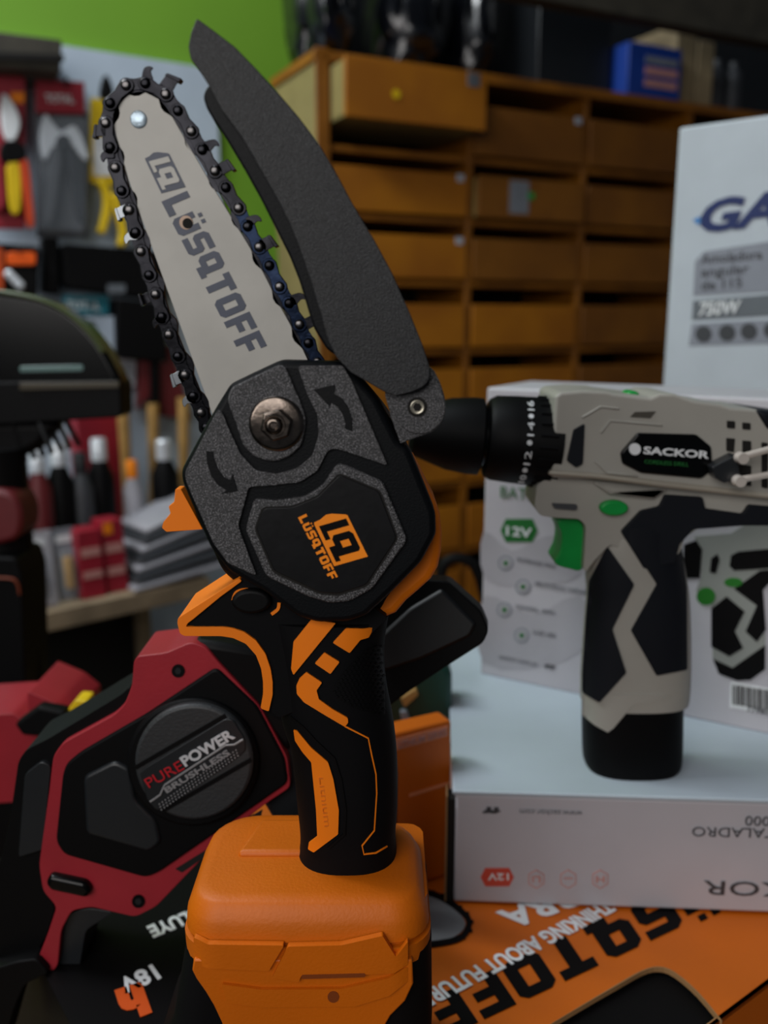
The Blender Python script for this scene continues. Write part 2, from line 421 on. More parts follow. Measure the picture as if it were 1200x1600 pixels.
for j in range(4):
    for i in range(min(9, len(zs)-1)):
        z1, z0 = zs[i], zs[i+1]
        h = (z1-z0)*(.67 if i % 3 else .63)
        pull = .002
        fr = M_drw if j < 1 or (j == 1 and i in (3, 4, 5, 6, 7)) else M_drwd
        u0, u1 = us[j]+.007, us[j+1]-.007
        if i == 0 and j == 0: pull = .05
        if i == 1 and j == 1: pull = .012
        zb = z0+.003
        hh = h
        if i == 0 and j == 0: zb = cz(600, 205, 1.29)+.013; hh = .074
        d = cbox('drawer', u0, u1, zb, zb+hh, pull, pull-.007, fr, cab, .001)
        bx = bmesh.new()
        Q = B0+DB*u0+NB*(pull-.007)+Vector((0, 0, zb)); wv = DB*(u1-u0); dv = -NB*.14; t = .004; H = Vector((0, 0, hh*.95)); 
        pprism(bx, [Q, Q+wv, Q+wv+Vector((0, 0, t)), Q+Vector((0, 0, t))], dv)
        for s in (0, 1):
            q = Q + (wv-DB*t)*s
            pprism(bx, [q, q+DB*t, q+DB*t+H, q+H], dv)
        obj('drawer_tray', bx, M_cside if (i, j) in ((0, 0), (1, 1)) else M_cab, d, smooth=False)
        if (i, j) == (1, 1):
            cbox('label', u0+.055, u0+.09, zb+.008, zb+hh-.004, pull+.0008, pull, M_g1, d)
            cbox('sticker', u0+.088, u0+.1, zb+.03, zb+.04, pull+.0014, pull+.0008, M_gr, d)
        if (i, j) == (0, 0):
            Q2 = BP(1.34).at(619, 147, pull+.001)
            lathe('sticker', Q2, NB, [(0, .006), (.0006, .006)], M_yel, d, 20)
            cbox('label', u1-.032, u1-.012, zb+hh-.018, zb+hh, pull+.001, pull, M_g2, d)
        if (i, j) in ((0, 1), (1, 0), (2, 0)):
            cbox('sticker', u1-.018, u1-.006, zb+hh-.010, zb+hh, pull+.0012, pull, M_wpan, d)

# things on the cabinet
def crumple(name, c, rx, ry, rz, label, cat, m, group=None, seed=1, amp=.25):
    bm = bmesh.new(); bmesh.ops.create_icosphere(bm, subdivisions=4, radius=1)
    from mathutils import noise
    for v in bm.verts:
        d = v.co.normalized()
        k = 1 + amp*noise.noise(d*2.3+Vector((seed*3.1, 0, 0))) + amp*.5*noise.noise(d*6+Vector((0, seed, 0)))
        p = d*k
        q = Vector([math.copysign(abs(a)**.75, a) for a in p])
        v.co = Vector(c)+DB*q.x*rx - NB*q.y*ry + Vector((0, 0, max(-rz*.98, q.z*rz)))
    o = obj(name, bm, m, None); tag(o, label, cat, group); return setorigin(o)
ztop = zs[0]+bt*.8
def oncab(px, back): 
    u = cu(px); return B0+DB*u-NB*back+Vector((0, 0, ztop))
crumple('plastic_bag', oncab(548, .11)+Vector((0, 0, .1085)), .042, .07, .11, 'crumpled shiny black plastic bag at the left end of the cabinet top', 'bag', M_bag, seed=2)
crumple('plastic_bag', oncab(676, .11)+Vector((0, 0, .0885)), .050, .07, .09, 'low crumpled black plastic bag, second from the left on the cabinet top', 'bag', M_bag, seed=5)
crumple('plastic_bag', oncab(783, .12)+Vector((0, 0, .1085)), .036, .06, .11, 'wrinkled black plastic bag directly left of the dark slab on the cabinet top', 'bag', M_bag, seed=9)
def cabbox(name, px0, px1, h, f, d, m, label, cat, parent=None):
    u0, u1 = cu(px0), cu(px1)
    o = box(name, B0+DB*u0-NB*f+Vector((0, 0, ztop)), DB*(u1-u0), -NB*d, Vector((0, 0, h)), m, parent, .002)
    return o
ztop += .0006
o = setorigin(cabbox('storage_box', 848, 958, .155, .03, .13, M_slate, '', '')); tag(o, 'tall dark slate storage box on the cabinet top left of the blue box', 'box')
bb = thing('carton', 'small blue printed carton with pinkish lettering on the cabinet top', 'box', oncab(1005, .06))
cabbox('carton_body', 966, 1046, .078, .0, .09, M_blu, '', '', bb)
u0, u1 = cu(992), cu(1040)
for q in ((.05, .06), (.033, .044), (.015, .026)):
    cbox('print_line', u0, u1, ztop+q[0], ztop+q[1], .0012, 0, M_rpl if q[0] < .04 else M_g1, bb, 0)
o = setorigin(cabbox('cream_board', 1050, 1080, .125, .02, .12, M_crm, '', '')); tag(o, 'cream board standing on the cabinet top directly right of the blue carton', 'board')
o = setorigin(cabbox('cream_board', 1083, 1108, .105, .02, .12, M_crm, '', '')); tag(o, 'shorter cream board at the right, behind the taller cream board', 'board')
for q, px in enumerate((1128, 1152, 1178)):
    lathe('spray_can', oncab(px, .08), (0, 0, 1), [(0, .014), (.002, .016), (.08, .016), (.086, .011), (.088, .008), (.1, .008)], M_g3, None)
    tag(C.objects[-1], ['dark grey can nearest the cream boards on the cabinet top', 'dark grey can in the middle of three on the cabinet top', 'dark grey can at the right end of the cabinet top'][q], 'can', 'cans on the cabinet top')
    setorigin(C.objects[-1])
# overhead shelf
pb = BP(1.20)
A = pb.at(770, -40); B_ = pb.at(1330, 30); zl = pb.at(1050, 62).z
bm = bmesh.new()
a = pb.at(640, 0); b = pb.at(1500, 0)
a.z = b.z = 0
pprism(bm, [Vector((a.x, a.y, pb.at(1060, 40).z)), Vector((b.x, b.y, pb.at(1060, 40).z)), Vector((b.x, b.y, pb.at(1060, -90).z)), Vector((a.x, a.y, pb.at(1060, -90).z))], -NB*.03)
o = obj('wooden_beam', bm, M_kh, None, .002); tag(o, 'dark wooden beam crossing overhead in front of the cabinet at top right', 'beam'); setorigin(o)
tube('beam_hanger', [b+Vector((0, 0, pb.at(1060, -60).z))-NB*.015, b+Vector((0, 0, 2.2))-NB*.015], .006, M_blk, o) if False else None

# ================================================================== LEFT DISPLAY
SD = Vector((1.146, 1, 0)).normalized(); SN = Vector((1, -1.146, 0)).normalized()
sf = Plane(at(30, 975, 1.02), SN)
sh = thing('display_shelf', 'pale wooden display shelf loaded with small tools behind the saw at left', 'shelf', (sf.at(150, 1000).x, sf.at(150, 1000).y, FLOOR))
l = sf.at(-70, 1000); r = sf.at(330, 920); zt = sf.at(150, 940).z
def sb(name, za, zb, f, bk, m, l=l, r=r):
    return box(name, Vector((l.x, l.y, za))+SN*f, Vector((r.x-l.x, r.y-l.y, 0)), -SN*(f-bk), Vector((0, 0, zb-za)), m, sh, .002)
sb('shelf_board', zt-.026, zt, 0, -.23, M_shelf)
sb('shelf_board', zt-.42, zt-.4, 0, -.23, M_shelf)
box('dark_back_panel', Vector((l.x, l.y, FLOOR))-SN*.215, Vector((r.x-l.x, r.y-l.y, 0)), -SN*.01, Vector((0, 0, zt-.03-FLOOR)), M_dark, sh)  # added dark panel stands in for the shade below the shelf
for e in (l, r-Vector((SD*.02))):
    box('shelf_upright', Vector((e.x, e.y, FLOOR))-SN*.19, SD*.02, -SN*.02, Vector((0, 0, zt-.026-FLOOR)), M_shelf, sh, .001)
def onshelf(px, back):
    """point on the shelf top, `back` m behind the front edge, at the px column of the front edge"""
    P = sf.at(px, 940, -back); return Vector((P.x, P.y, zt))
def sbox(name, px0, px1, h, back, d, m, label, cat, group=None, tilt=0, parts=None):
    A = onshelf(px0, back); B = onshelf(px1, back)
    t = thing(name, label, cat, (A+B)/2, group)
    tl = -SN*math.sin(tilt)*h + Vector((0, 0, math.cos(tilt)*h))
    box('carton_body', A, B-A, -SN*d, tl, m, t, .001)
    if parts:
        for nm, u0, u1, v0, v1, mm in parts:
            a = A+(B-A)*u0+tl*v0+SN*.001; box(nm, a, (B-A)*(u1-u0), -SN*.0012, tl*(v1-v0), mm, t)
    return t
# front packs
def blister(name, px0, px1, h, back, label, cat, cardm, itemm, tilt=.12, group='blister packs on the display shelf'):
    A = onshelf(px0, back); B = onshelf(px1, back); X = (B-A); w = X.length
    U = (-SN*math.sin(tilt)+Vector((0, 0, math.cos(tilt)))); Nn = X.normalized().cross(U)
    if Nn.dot(SN) < 0: Nn = -Nn
    t = thing(name, label, cat, (A+B)/2, group)
    box('backing_card', A, X, -Nn*.0015, U*h, cardm, t)
    q = .12
    bmv = bmesh.new(); 
    pprism(bmv, [A+X*q+U*h*.1+Nn*.016, A+X*(1-q)+U*h*.1+Nn*.016, A+X*(1-q)+U*h*.72+Nn*.016, A+X*q+U*h*.72+Nn*.016], -Nn*.0155)
    obj('clear_bubble', bmv, M_clr, t, .004)
    box('packed_item', A+X*.3+U*h*.16+Nn*.013, X*.4, -Nn*.012, U*h*.45, itemm, t, .003)
    box('card_print', A+X*.15+U*h*.8+Nn*.0005, X*.7, -Nn*.0005, U*h*.1, M_white, t)
    return t
blister('blister_pack', 18, 92, .095, .02, 'clear blister pack with pale tool at the left end of the display shelf', 'packaging', M_wboxg, M_crm)
blister('blister_pack', 93, 128, .092, .03, 'narrow clear blister pack with orange top directly left of the red packs', 'packaging', M_g1, M_hwood)
sbox('red_carton', 131, 168, .088, .015, .03, M_cardr, 'red carton with white lettering bands, left of the two on the shelf', 'box', 'red cartons', .1, [('print_band', .1, .9, .62, .74, M_rpl), ('print_band', .1, .9, .3, .4, M_rpl)])
sbox('red_carton', 170, 203, .095, .02, .03, M_cardr, 'red carton with orange corner directly left of the fanned packs', 'box', 'red cartons', .1, [('print_band', .1, .9, .56, .68, M_rpl), ('print_band', .1, .9, .25, .36, M_rpl), ('orange_corner', .1, .5, .82, .97, M_orp)])
for k in range(7):
    A = onshelf(212+4*k, .0+.004*k)+Vector((0, 0, .001+.0115*k)); B = A+SD*.16+Vector((0, 0, .012+.006*k)); 
    t = thing('flat_pack', ['bottom', 'second from bottom', 'third from bottom', 'middle', 'third from top', 'second from top', 'topmost'][k]+' clear pack of the fanned stack beside the red cartons', 'packaging', A, 'fanned stack of clear packs')
    U = -SN*.09+Vector((0, 0, .0))
    box('pack_tray', A, B-A, U, Vector((0, 0, .005)), (M_wboxg, M_g3)[k % 2], t, .001)
    box('clear_cover', A+Vector((0, 0, .0052))+SD*.01, (B-A)*.85, U*.9, Vector((0, 0, .0045)), M_clr, t, .001)
# second row: bottles and hammers
def bottle(px, back, h, r, m, capm, label, name='bottle'):
    P = onshelf(px, back); t = thing(name, label, 'bottle', P, 'dark bottles on the display shelf')
    lathe('bottle_body', P, (0, 0, 1), [(0, r*.9), (.003, r), (h*.72, r), (h*.84, r*.5)], m, t)
    lathe('cap', P, (0, 0, 1), [(h*.84, r*.55), (h*.985, r*.55), (h, r*.45)], capm, t)
bl = [(45, .10, .175, .016, M_blk, M_hot, 'dark bottle with silver cap at the left end of the back row on the shelf'),
      (75, .10, .185, .017, M_redd, M_hot, 'dark red bottle with silver cap, second in the back row'),
      (108, .11, .19, .018, M_blk, M_hot, 'dark bottle with bright round cap under the hood bristles'),
      (140, .11, .175, .016, M_g3, M_slate, 'charcoal bottle with dull cap left of the brass-handled mallets'),
      (170, .12, .19, .019, M_blk, M_hot, 'dark bottle with bright cap in front of the red box'),
      (218, .12, .155, .014, M_wboxg, M_orp, 'pale bottle with orange cap between the wooden handles'),
      (268, .12, .18, .02, M_blk, M_hot, 'dark bottle with bright cap nearest the saw cover')]
for a in bl: bottle(*a)
sbox('red_carton', 140, 202, .235, .17, .03, M_cardr, 'tall red carton standing behind the bottles left of the mallet', 'box', 'red cartons')
def hammer(px, back, h, label, lean=.0, head=False):
    P = onshelf(px, back); t = thing('mallet', label, 'mallet', P, 'wooden handled mallets')
    tp = P+Vector((0, 0, h))+SD*lean
    tube('handle', [P+Vector((0, 0, .035)), P.lerp(tp, .5), tp], [.009, .0075, .009], M_hwood, t)
    bm = bmesh.new(); bmesh.ops.create_cone(bm, cap_ends=True, segments=20, radius1=.018, radius2=.018, depth=.06)
    rot = SD.to_track_quat('Z', 'Y').to_matrix().to_4x4()
    bmesh.ops.transform(bm, matrix=Matrix.Translation(P+Vector((0, 0, .0185)))@rot, verts=bm.verts)
    obj('mallet_head', bm, M_blk, t, .003)
hammer(210, .15, .24, 'mallet with tall wooden handle right of the tall red carton', .0)
hammer(246, .19, .225, 'mallet with wooden handle directly right of the taller mallet', .01)
hammer(292, .15, .235, 'mallet with wooden handle nearest the saw cover', .01)

# hanging goods on the wall
pw = BP(1.585)
def hook(px, py, l, par):
    P = pw.at(px, py, 0); tube('hook', [P, P+NB*l, P+NB*(l+.004)+Vector((0, 0, .003))], .002, M_slate, par, 8)
def pack(name, label, cat, x0, y0, x1, y1, f, cardm, group='tool packs hanging on the wall', cardh=None):
    P = pw.at((x0+x1)/2, y0, f); t = thing(name, label, cat, pw.at((x0+x1)/2, y1, f), group)
    hook((x0+x1)/2, y0+20, f+.02, t)
    return t
def pr(name, pts, f, b, m, t, bev=.001): return slab(name, pts, pw, f, b, m, t, bev)
def rect(x0, y0, x1, y1): return [(x0, y1), (x1, y1), (x1, y0), (x0, y0)]
# dark box / rail at the very top left
t = thing('header_box', 'dark brown box mounted high on the wall at the top left', 'box', pw.at(50, 118, .08))
pr('box_body', [(-60, 99), (95, 112), (97, 62), (-60, 42)], .10, .0, M_kh, t, .002)
pr('box_lip', [(-60, 92), (100, 96), (100, 84), (-60, 78)], .106, .1, M_dark, t, .001)
# pack 1 red header with pruner
t = pack('pruner_pack', 'pruner in clear pack with red header card, right of the white-bladed one', 'packaging', 56, 124, 133, 372, .04, M_cardr)
pr('header_card', [(56, 176), (133, 178), (132, 128), (56, 122)], .044, .036, M_cardr, t)
ptext('card_print', 'TOTAL', Plane(pw.P, pw.N), (72, 160), (116, 161), 13, M_white, t, f=.0455)
pr('backing_card', rect(58, 176, 138, 372), .036, .033, M_g3, t)
pr('pruner_blade', sm([(70, 250), (62, 215), (70, 178), (82, 190), (96, 205), (118, 196), (138, 240), (132, 250), (108, 222), (98, 232), (84, 228)], 3), .058, .046, M_hot, t, .002)  # bright blade colour stands in for the glare on the clear pack
pr('pruner_pivot', circ(99, 222, 12), .064, .046, M_slate, t, .001)
pr('pruner_handle', sm([(82, 232), (98, 236), (92, 290), (84, 345), (70, 345), (74, 290)], 3), .062, .044, M_g3, t, .003)
pr('pruner_handle', sm([(104, 236), (118, 232), (132, 290), (138, 340), (124, 345), (112, 290)], 3), .062, .044, M_slate, t, .003)
pr('clear_bubble', rnd(rect(60, 182, 137, 360), 8), .072, .037, M_clr, t, .004)
# pack 2 at far left
t = pack('pruner_pack', 'white-bladed pruner with red and yellow handles on red card at far left', 'packaging', -30, 106, 40, 358, .05, M_cardr)
pr('backing_card', [(-30, 358), (40, 358), (39, 116), (-30, 110)], .054, .048, M_cardr, t)
pr('card_sticker', rect(17, 144, 38, 161), .0555, .054, M_orp, t, 0)
pr('pruner_blade', sm([(4, 146), (20, 160), (32, 190), (24, 218), (10, 218), (2, 190)], 3), .07, .058, M_white, t, .002)
pr('pruner_pivot', sm([(4, 222), (34, 222), (42, 246), (20, 254), (2, 248)], 3), .075, .056, M_blk, t, .002)
pr('pruner_handle', sm([(12, 254), (30, 254), (34, 300), (31, 332), (18, 332), (12, 300)], 3), .074, .056, M_yel, t, .003)
pr('pruner_handle', sm([(30, 250), (44, 250), (50, 300), (54, 350), (44, 352), (36, 300)], 3), .074, .056, mat('orange_red_plastic', (205, 70, 30), .4), t, .003)
pr('pruner_handle', sm([(-30, 254), (2, 254), (10, 320), (-10, 325)], 3), .074, .056, M_cardr, t, .003)
# pack 3 saw on yellow card
t = pack('hand_saw_pack', 'folding saw with curved yellow handle on a yellow card beside the chain', 'packaging', 140, 150, 186, 300, .03, M_yel)
pr('backing_card', [(140, 285), (180, 290), (178, 158), (142, 152)], .034, .028, M_yel, t)
pr('pack_window', rnd(rect(146, 212, 176, 275), 5), .0355, .034, M_white, t, 0)
pr('hanger_knob', sm([(158, 150), (160, 126), (166, 116), (174, 128), (178, 152)], 3), .05, .034, M_blk, t, .002)
pr('pruner_handle', strip(sm([(156, 280), (166, 295), (169, 320), (163, 350), (158, 364)], 4, False), 13), .056, .036, M_yel, t, .003)
pr('pruner_handle', strip(sm([(180, 300), (186, 330), (194, 360), (190, 385)], 4, False), 13), .056, .036, M_yel, t, .003)
# lower items
t = pack('tool_pouch', 'black pouch with an orange band hanging below the pruners at far left', 'pouch', -20, 378, 60, 470, .06, M_blk)
pr('pouch_body', rnd([(-20, 470), (58, 474), (62, 385), (-20, 378)], 8), .075, .03, M_blk, t, .004)
pr('pouch_band', rnd(rect(10, 394, 56, 414), 5), .079, .073, mat('safety_orange_band', (245, 95, 15), .4), t, .001)
for k in range(4): pr('chrome_bead', circ(14+6*k, 428+6*k, 7), .088, .074, M_hot, t, .003)
pr('pouch_tab', rnd(rect(-14, 388, 6, 470), 5), .079, .073, mat('burnt_orange_band', (190, 72, 20), .4), t, .001)
t = pack('teal_pack', 'pack with teal header card and white lettering, below the pruner packs', 'packaging', 98, 458, 170, 560, .03, M_teal)
pr('header_card', rect(98, 462, 170, 492), .036, .03, M_teal, t)
ptext('card_print', 'TOTAL', pw, (104, 483), (156, 484), 13, M_white, t, f=.0365)
pr('backing_card', [(112, 560), (180, 560), (178, 494), (110, 494)], .034, .03, M_wpan, t)
pr('packed_item', [(108, 500), (146, 500), (166, 556), (112, 556)], .045, .034, M_g3, t)
t = pack('dark_pouch', 'large black pouch hanging beside the teal pack, behind the chain', 'pouch', 100, 392, 250, 450, .02, M_blk)
pr('pouch_body', rnd([(100, 450), (262, 470), (258, 392), (96, 380)], 10), .05, .004, M_blk, t, .004)
pr('pouch_print', rnd(rect(168, 444, 196, 458), 3), .0515, .05, M_g2, t, 0)
t = pack('dark_pouch', 'tall black pouch hanging behind the lower part of the chain', 'pouch', 205, 480, 262, 560, .02, M_blk)
pr('pouch_body', rnd([(182, 560), (262, 566), (258, 474), (182, 466)], 8), .05, .004, M_blk, t, .004)
t = pack('dark_pouch', 'small black pouch hanging between the orange-banded pouch and the large pouch', 'pouch', 64, 378, 94, 450, .02, M_blk)
pr('pouch_body', rnd([(66, 458), (94, 460), (92, 372), (66, 370)], 6), .045, .004, M_blk, t, .003)
t = pack('white_pack', 'narrow white pack hanging below the black pouches', 'packaging', 180, 530, 214, 600, .02, M_wpan)
pr('backing_card', rect(182, 532, 212, 604), .03, .012, M_wboxg, t)
pr('card_print', rect(186, 566, 208, 596), .0315, .03, M_g1, t, 0)
t = pack('red_pack', 'dark red pack with dark centre hanging right of the narrow white pack', 'packaging', 216, 536, 268, 640, .02, M_redd)
pr('backing_card', [(216, 640), (232, 620), (250, 650), (300, 655), (268, 540), (218, 536)], .034, .012, M_redd, t)
pr('card_print', rnd(rect(246, 536, 260, 566), 4), .0355, .034, M_wboxg, t, 0)
pr('packed_item', rnd(rect(236, 560, 250, 632), 4), .045, .034, M_blk, t, .002)

# ================================================================== trimmer with curved hood at left
yt = .74
tp = YP(yt)
tr = thing('brush_cutter', 'black pole tool with glossy curved hood and bristles at the left edge', 'garden tool', at(5, 1100, yt))
tr.location.z = FLOOR
slab('hood', sm([(-80, 450), (0, 456), (60, 466), (110, 490), (150, 530), (176, 570), (188, 605), (150, 612), (60, 612), (-80, 612)], 3), tp, .0, -.03, M_blkg, tr, .012, 4)
slab('hood_rim', strip(sm([(-80, 447), (0, 456), (60, 468), (105, 490), (140, 522), (160, 552)], 4, False), 7), tp, .004, -.004, mat('olive_rim_plastic', (74, 84, 50), .3), tr, .002)
slab('hood_skirt', rnd([(-80, 598), (188, 594), (190, 652), (60, 660), (-80, 668)], 8), tp, .002, -.032, M_blk, tr, .006)
slab('skirt_line', rnd([(30, 572), (130, 570), (130, 580), (30, 582)], 4), tp, .0006, -.002, mat('green_grey_stripe', (92, 120, 116), .3), tr, .001)
slab('skirt_edge', rnd([(30, 598), (186, 596), (186, 606), (30, 610)], 3), tp, .004, .0, mat('olive_brown_strip', (52, 44, 24), .4), tr, .001)
slab('hood_neck', [(-80, 660), (90, 660), (60, 700), (20, 720), (-80, 720)], tp, -.001, -.03, M_blk, tr, .006)
for k in range(7):
    x = 28+14*k; y0 = 655; slab('bristle', strip([(x-12, 655), (x, 690-2*k), (x+10, 722-4*k)], 6), tp, .0-.008*(k % 3), -.006-.008*(k % 3), M_slate if k % 2 else M_blk, tr, .001)
P = at(-8, 700, yt); 
lathe('pole', (P.x, P.y, FLOOR), (0, 0, 1), [(0, .024), (P.z-FLOOR, .024)], M_blk, tr)
slab('red_knob', sm([(-40, 770), (10, 768), (30, 790), (34, 820), (20, 845), (-40, 848)], 3), tp, .03, -.01, M_redd, tr, .004)
slab('motor_housing', rnd([(-80, 870), (24, 872), (34, 900), (40, 1090), (-80, 1100)], 8), tp, .035, -.02, M_blk, tr, .006)
slab('housing_stripe', strip(sm([(-60, 904), (10, 904), (26, 912), (30, 930)], 4, False), 3), tp, .037, .034, mat('dim_orange_stripe', (120, 50, 22), .5), tr, .0005)
lathe('pole_foot', (P.x, P.y, FLOOR), (0, 0, 1), [(0, .06), (.01, .06), (.03, .026)], M_blk, tr)

# ================================================================== BIG CARTON (saw's own box) under everything
bu = Vector((math.cos(math.radians(36)), math.sin(math.radians(36)), 0)); bv = Vector((-bu.y, bu.x, 0))
oc = thing('chainsaw_carton', 'large orange and black printed chainsaw carton lying flat under the saw and white boxes', 'box', bu*.34+bv*.34+Vector((0, 0, CNT)))
U0, U1, V0, V1 = .087, .62, .187, .50
def uv(u, v, z=0): return bu*u+bv*v+Vector((0, 0, z))
hole = sm([(873, 1593), (960, 1541), (1003, 1517), (1030, 1511), (1055, 1520), (1092, 1552), (1130, 1598)], 3, False)
hw = [atz(x, y) for x, y in hole]
# close the hole on the near side, parallel to the fold
hp = [(p.dot(bu), p.dot(bv)) for p in hw]
a0 = hp[0]; a1 = hp[-1]
hp = [(a0[0]-.03, a0[1]-.012)] + hp + [(a1[0]+.004, a1[1]-.02)]
q0, q1 = hp[1], hp[4]; du = q1[0]-q0[0]; sl_ = (q1[1]-q0[1])/du; uu = q0[0]-.045
hp[0] = (uu, q0[1]-sl_*.045); hp[-1] = (a1[0]+.0005, V0+.0015); hp.append((uu, V0+.0015))
bm = bmesh.new()
outer = [bm.verts.new(uv(*q)) for q in ((U0, V0), (U1, V0), (U1, V1), (U0, V1))]
inner = [bm.verts.new(uv(*q)) for q in hp]
ed = [bm.edges.new((outer[i], outer[(i+1) % 4])) for i in range(4)] + [bm.edges.new((inner[i], inner[(i+1) % len(inner)])) for i in range(len(inner))]
bmesh.ops.triangle_fill(bm, edges=ed, use_beauty=True)
# drop any triangle whose centre lies inside the hole
def inpoly(p, poly):
    c = False; n = len(poly)
    for i in range(n):
        x1, y1 = poly[i]; x2, y2 = poly[(i+1) % n]
        if (y1 > p[1]) != (y2 > p[1]) and p[0] < (x2-x1)*(p[1]-y1)/(y2-y1)+x1: c = not c
    return c
dele = [f for f in bm.faces if inpoly((f.calc_center_median().dot(bu), f.calc_center_median().dot(bv)), hp)]
bmesh.ops.delete(bm, geom=dele, context='FACES')
bmesh.ops.recalc_face_normals(bm, faces=bm.faces)
for f in bm.faces:
    if f.normal.z < 0: f.normal_flip()
g = bmesh.ops.extrude_face_region(bm, geom=bm.faces[:]); 
bmesh.ops.translate(bm, verts=[e for e in g['geom'] if isinstance(e, bmesh.types.BMVert)], vec=(0, 0, -.002))
obj('lid_panel', bm, M_obox, oc, smooth=False)
bm = bmesh.new()
n = len(hp)
def ringtube(bm, pts, r):
    vs = [[bm.verts.new(p+d) for d in (Vector((0, 0, .0004)), Vector((0, 0, -.0022)))] for p in pts]
edge_pts = [uv(q[0], q[1], .0003) for q in hp]
for i in range(n):
    a = edge_pts[i]; b = edge_pts[(i+1) % n]; c = sum(edge_pts, Vector())/n
    ia = a+(c-a).normalized()*.0006; ib = b+(c-b).normalized()*.0006
    f = [bm.verts.new(p) for p in (a, b, ib, ia)]; bm.faces.new(f)
    f = [bm.verts.new(p) for p in (ia, ib, ib-Vector((0, 0, .0026)), ia-Vector((0, 0, .0026)))]; bm.faces.new(f)
obj('cut_edge', bm, M_kraft, oc, smooth=False)
for nm, a, b, d in (('side_panel', (U0, V0), (U1, V0), bv), ('side_panel', (U1, V0), (U1, V1), -bu), ('side_panel', (U1, V1), (U0, V1), -bv), ('side_panel', (U0, V1), (U0, V0), bu)):
    A = uv(*a); B = uv(*b)
    bm = bmesh.new(); pprism(bm, [A+Vector((0, 0, CNT)), B+Vector((0, 0, CNT)), B, A], d*.002)
    obj(nm, bm, M_obox, oc, smooth=False)
bm = bmesh.new(); pprism(bm, [uv(U0, V0, CNT+.001), uv(U1, V0, CNT+.001), uv(U1, V1, CNT+.001), uv(U0, V1, CNT+.001)], Vector((0, 0, .001)))
obj('base_panel', bm, M_kink, oc, smooth=False)
# added black block under the cut-out stands in for the shade inside the carton
bm = bmesh.new(); pprism(bm, [uv(.15, V0+.004, -.004), uv(.36, V0+.004, -.004), uv(.36, .3, -.004), uv(.15, .3, -.004)], Vector((0, 0, -.05)))
obj('interior_shade_block', bm, M_blk, oc, smooth=False)
zp = ZP(0)
# black printed area at the left
L1 = atz(303, 1400); L2 = atz(218, 1580); dl = (L1-L2).normalized()
def lineat_v(v): t = (v-L1.dot(bv))/dl.dot(bv); p = L1+dl*t; return p.dot(bu)
bm = bmesh.new(); pprism(bm, [uv(U0-.0004, V0+.0, .0004), uv(max(U0+.01, lineat_v(V0)), V0, .0004), uv(lineat_v(V1), V1, .0004), uv(U0-.0004, V1, .0004)], Vector((0, 0, -.0004)))
obj('black_print_field', bm, M_kink, oc, smooth=False)
bm = bmesh.new(); pprism(bm, [uv(U0-.0005, V0, CNT), uv(U0-.0005, V1, CNT), uv(U0-.0005, V1, 0), uv(U0-.0005, V0, 0)], bu*.0004)
obj('black_print_field', bm, M_kink, oc, smooth=False)
block('brand_lettering', ['L', 'U2', 'S', 'Q', 'T', 'O', 'F', 'F'], (1159, 1331), (661, 1566), (1195, 1385), zp, .0006, M_kink, oc)
ptext('slogan_print', 'THINKING ABOUT FUTURE', zp, (943, 1408), (650, 1556), 22, M_white, oc, f=.0006, bold=.03)
ptext('model_print', 'SIERRA', zp, (948, 1366), (775, 1427), 30, M_white, oc, f=.0006, bold=.03)
ptext('kit_print', '18V', zp, (238, 1508), (182, 1533), 24, M_white, oc, f=.0008, bold=.03)
ptext('kit_print', 'INCLUYE', zp, (335, 1408), (229, 1449), 18, M_white, oc, f=.0008, bold=.03)
ptext('kit_print', 'h', zp, (222, 1538), (180, 1552), 44, mat('deep_orange_print', (205, 78, 8), .5), oc, f=.0008, bold=.07)
# printed picture of a saw tip
e = slab('picture_bar', sm([(640, 1390), (690, 1408), (722, 1432), (726, 1448), (712, 1462), (690, 1470), (630, 1478)], 4), zp, .0006, .0002, mat('printed_bar_grey', (118, 120, 122), .5), oc, smooth=False)
slab('picture_chain', strip(sm([(640, 1386), (690, 1402), (728, 1430), (731, 1450), (712, 1468), (650, 1478)], 5, False), 9), zp, .0009, .0006, M_kink, e, smooth=False)
for k in range(9):
    t_ = [(662, 1391), (677, 1394), (692, 1399), (706, 1408), (719, 1417), (730, 1427), (737, 1440), (735, 1454), (724, 1465)][k]
    slab('picture_tooth', rect(t_[0]-3, t_[1]-3, t_[0]+3, t_[1]+2), zp, .001, .0007, M_kink, e, smooth=False)

# ================================================================== small orange carton standing behind the grip
A = at(706, 1128, .443); dn = Vector((math.cos(math.radians(27)), math.sin(math.radians(27)), 0)); nn_ = Vector((dn.y, -dn.x, 0))
wo = .075; hh = A.z
so = thing('orange_carton', 'small orange carton standing upright between the saw grip and the white boxes', 'box', (A.x-dn.x*wo/2, A.y-dn.y*wo/2, 0))
bt0 = Vector((A.x, A.y, .0008))-dn*wo
box('carton_body', bt0, dn*wo, -nn_*.014, Vector((0, 0, hh)), M_obox, so, .0015)
op = Plane(A, nn_)
slab('top_strip', [(600, 1178), (700, 1150), (700, 1134), (600, 1160)], op, .0006, 0, mat('faded_orange_print', (226, 142, 100), .5), so, smooth=False)
ptext('carton_print', 'LITHIUM SERIES', op, (622, 1170), (698, 1148), 10, M_rpl, so, f=.0009)
slab('panel_line', [(640, 1246), (702, 1226), (702, 1222), (640, 1241)], op, .0006, 0, mat('faded_orange_print', (226, 142, 100), .5), so, smooth=False)

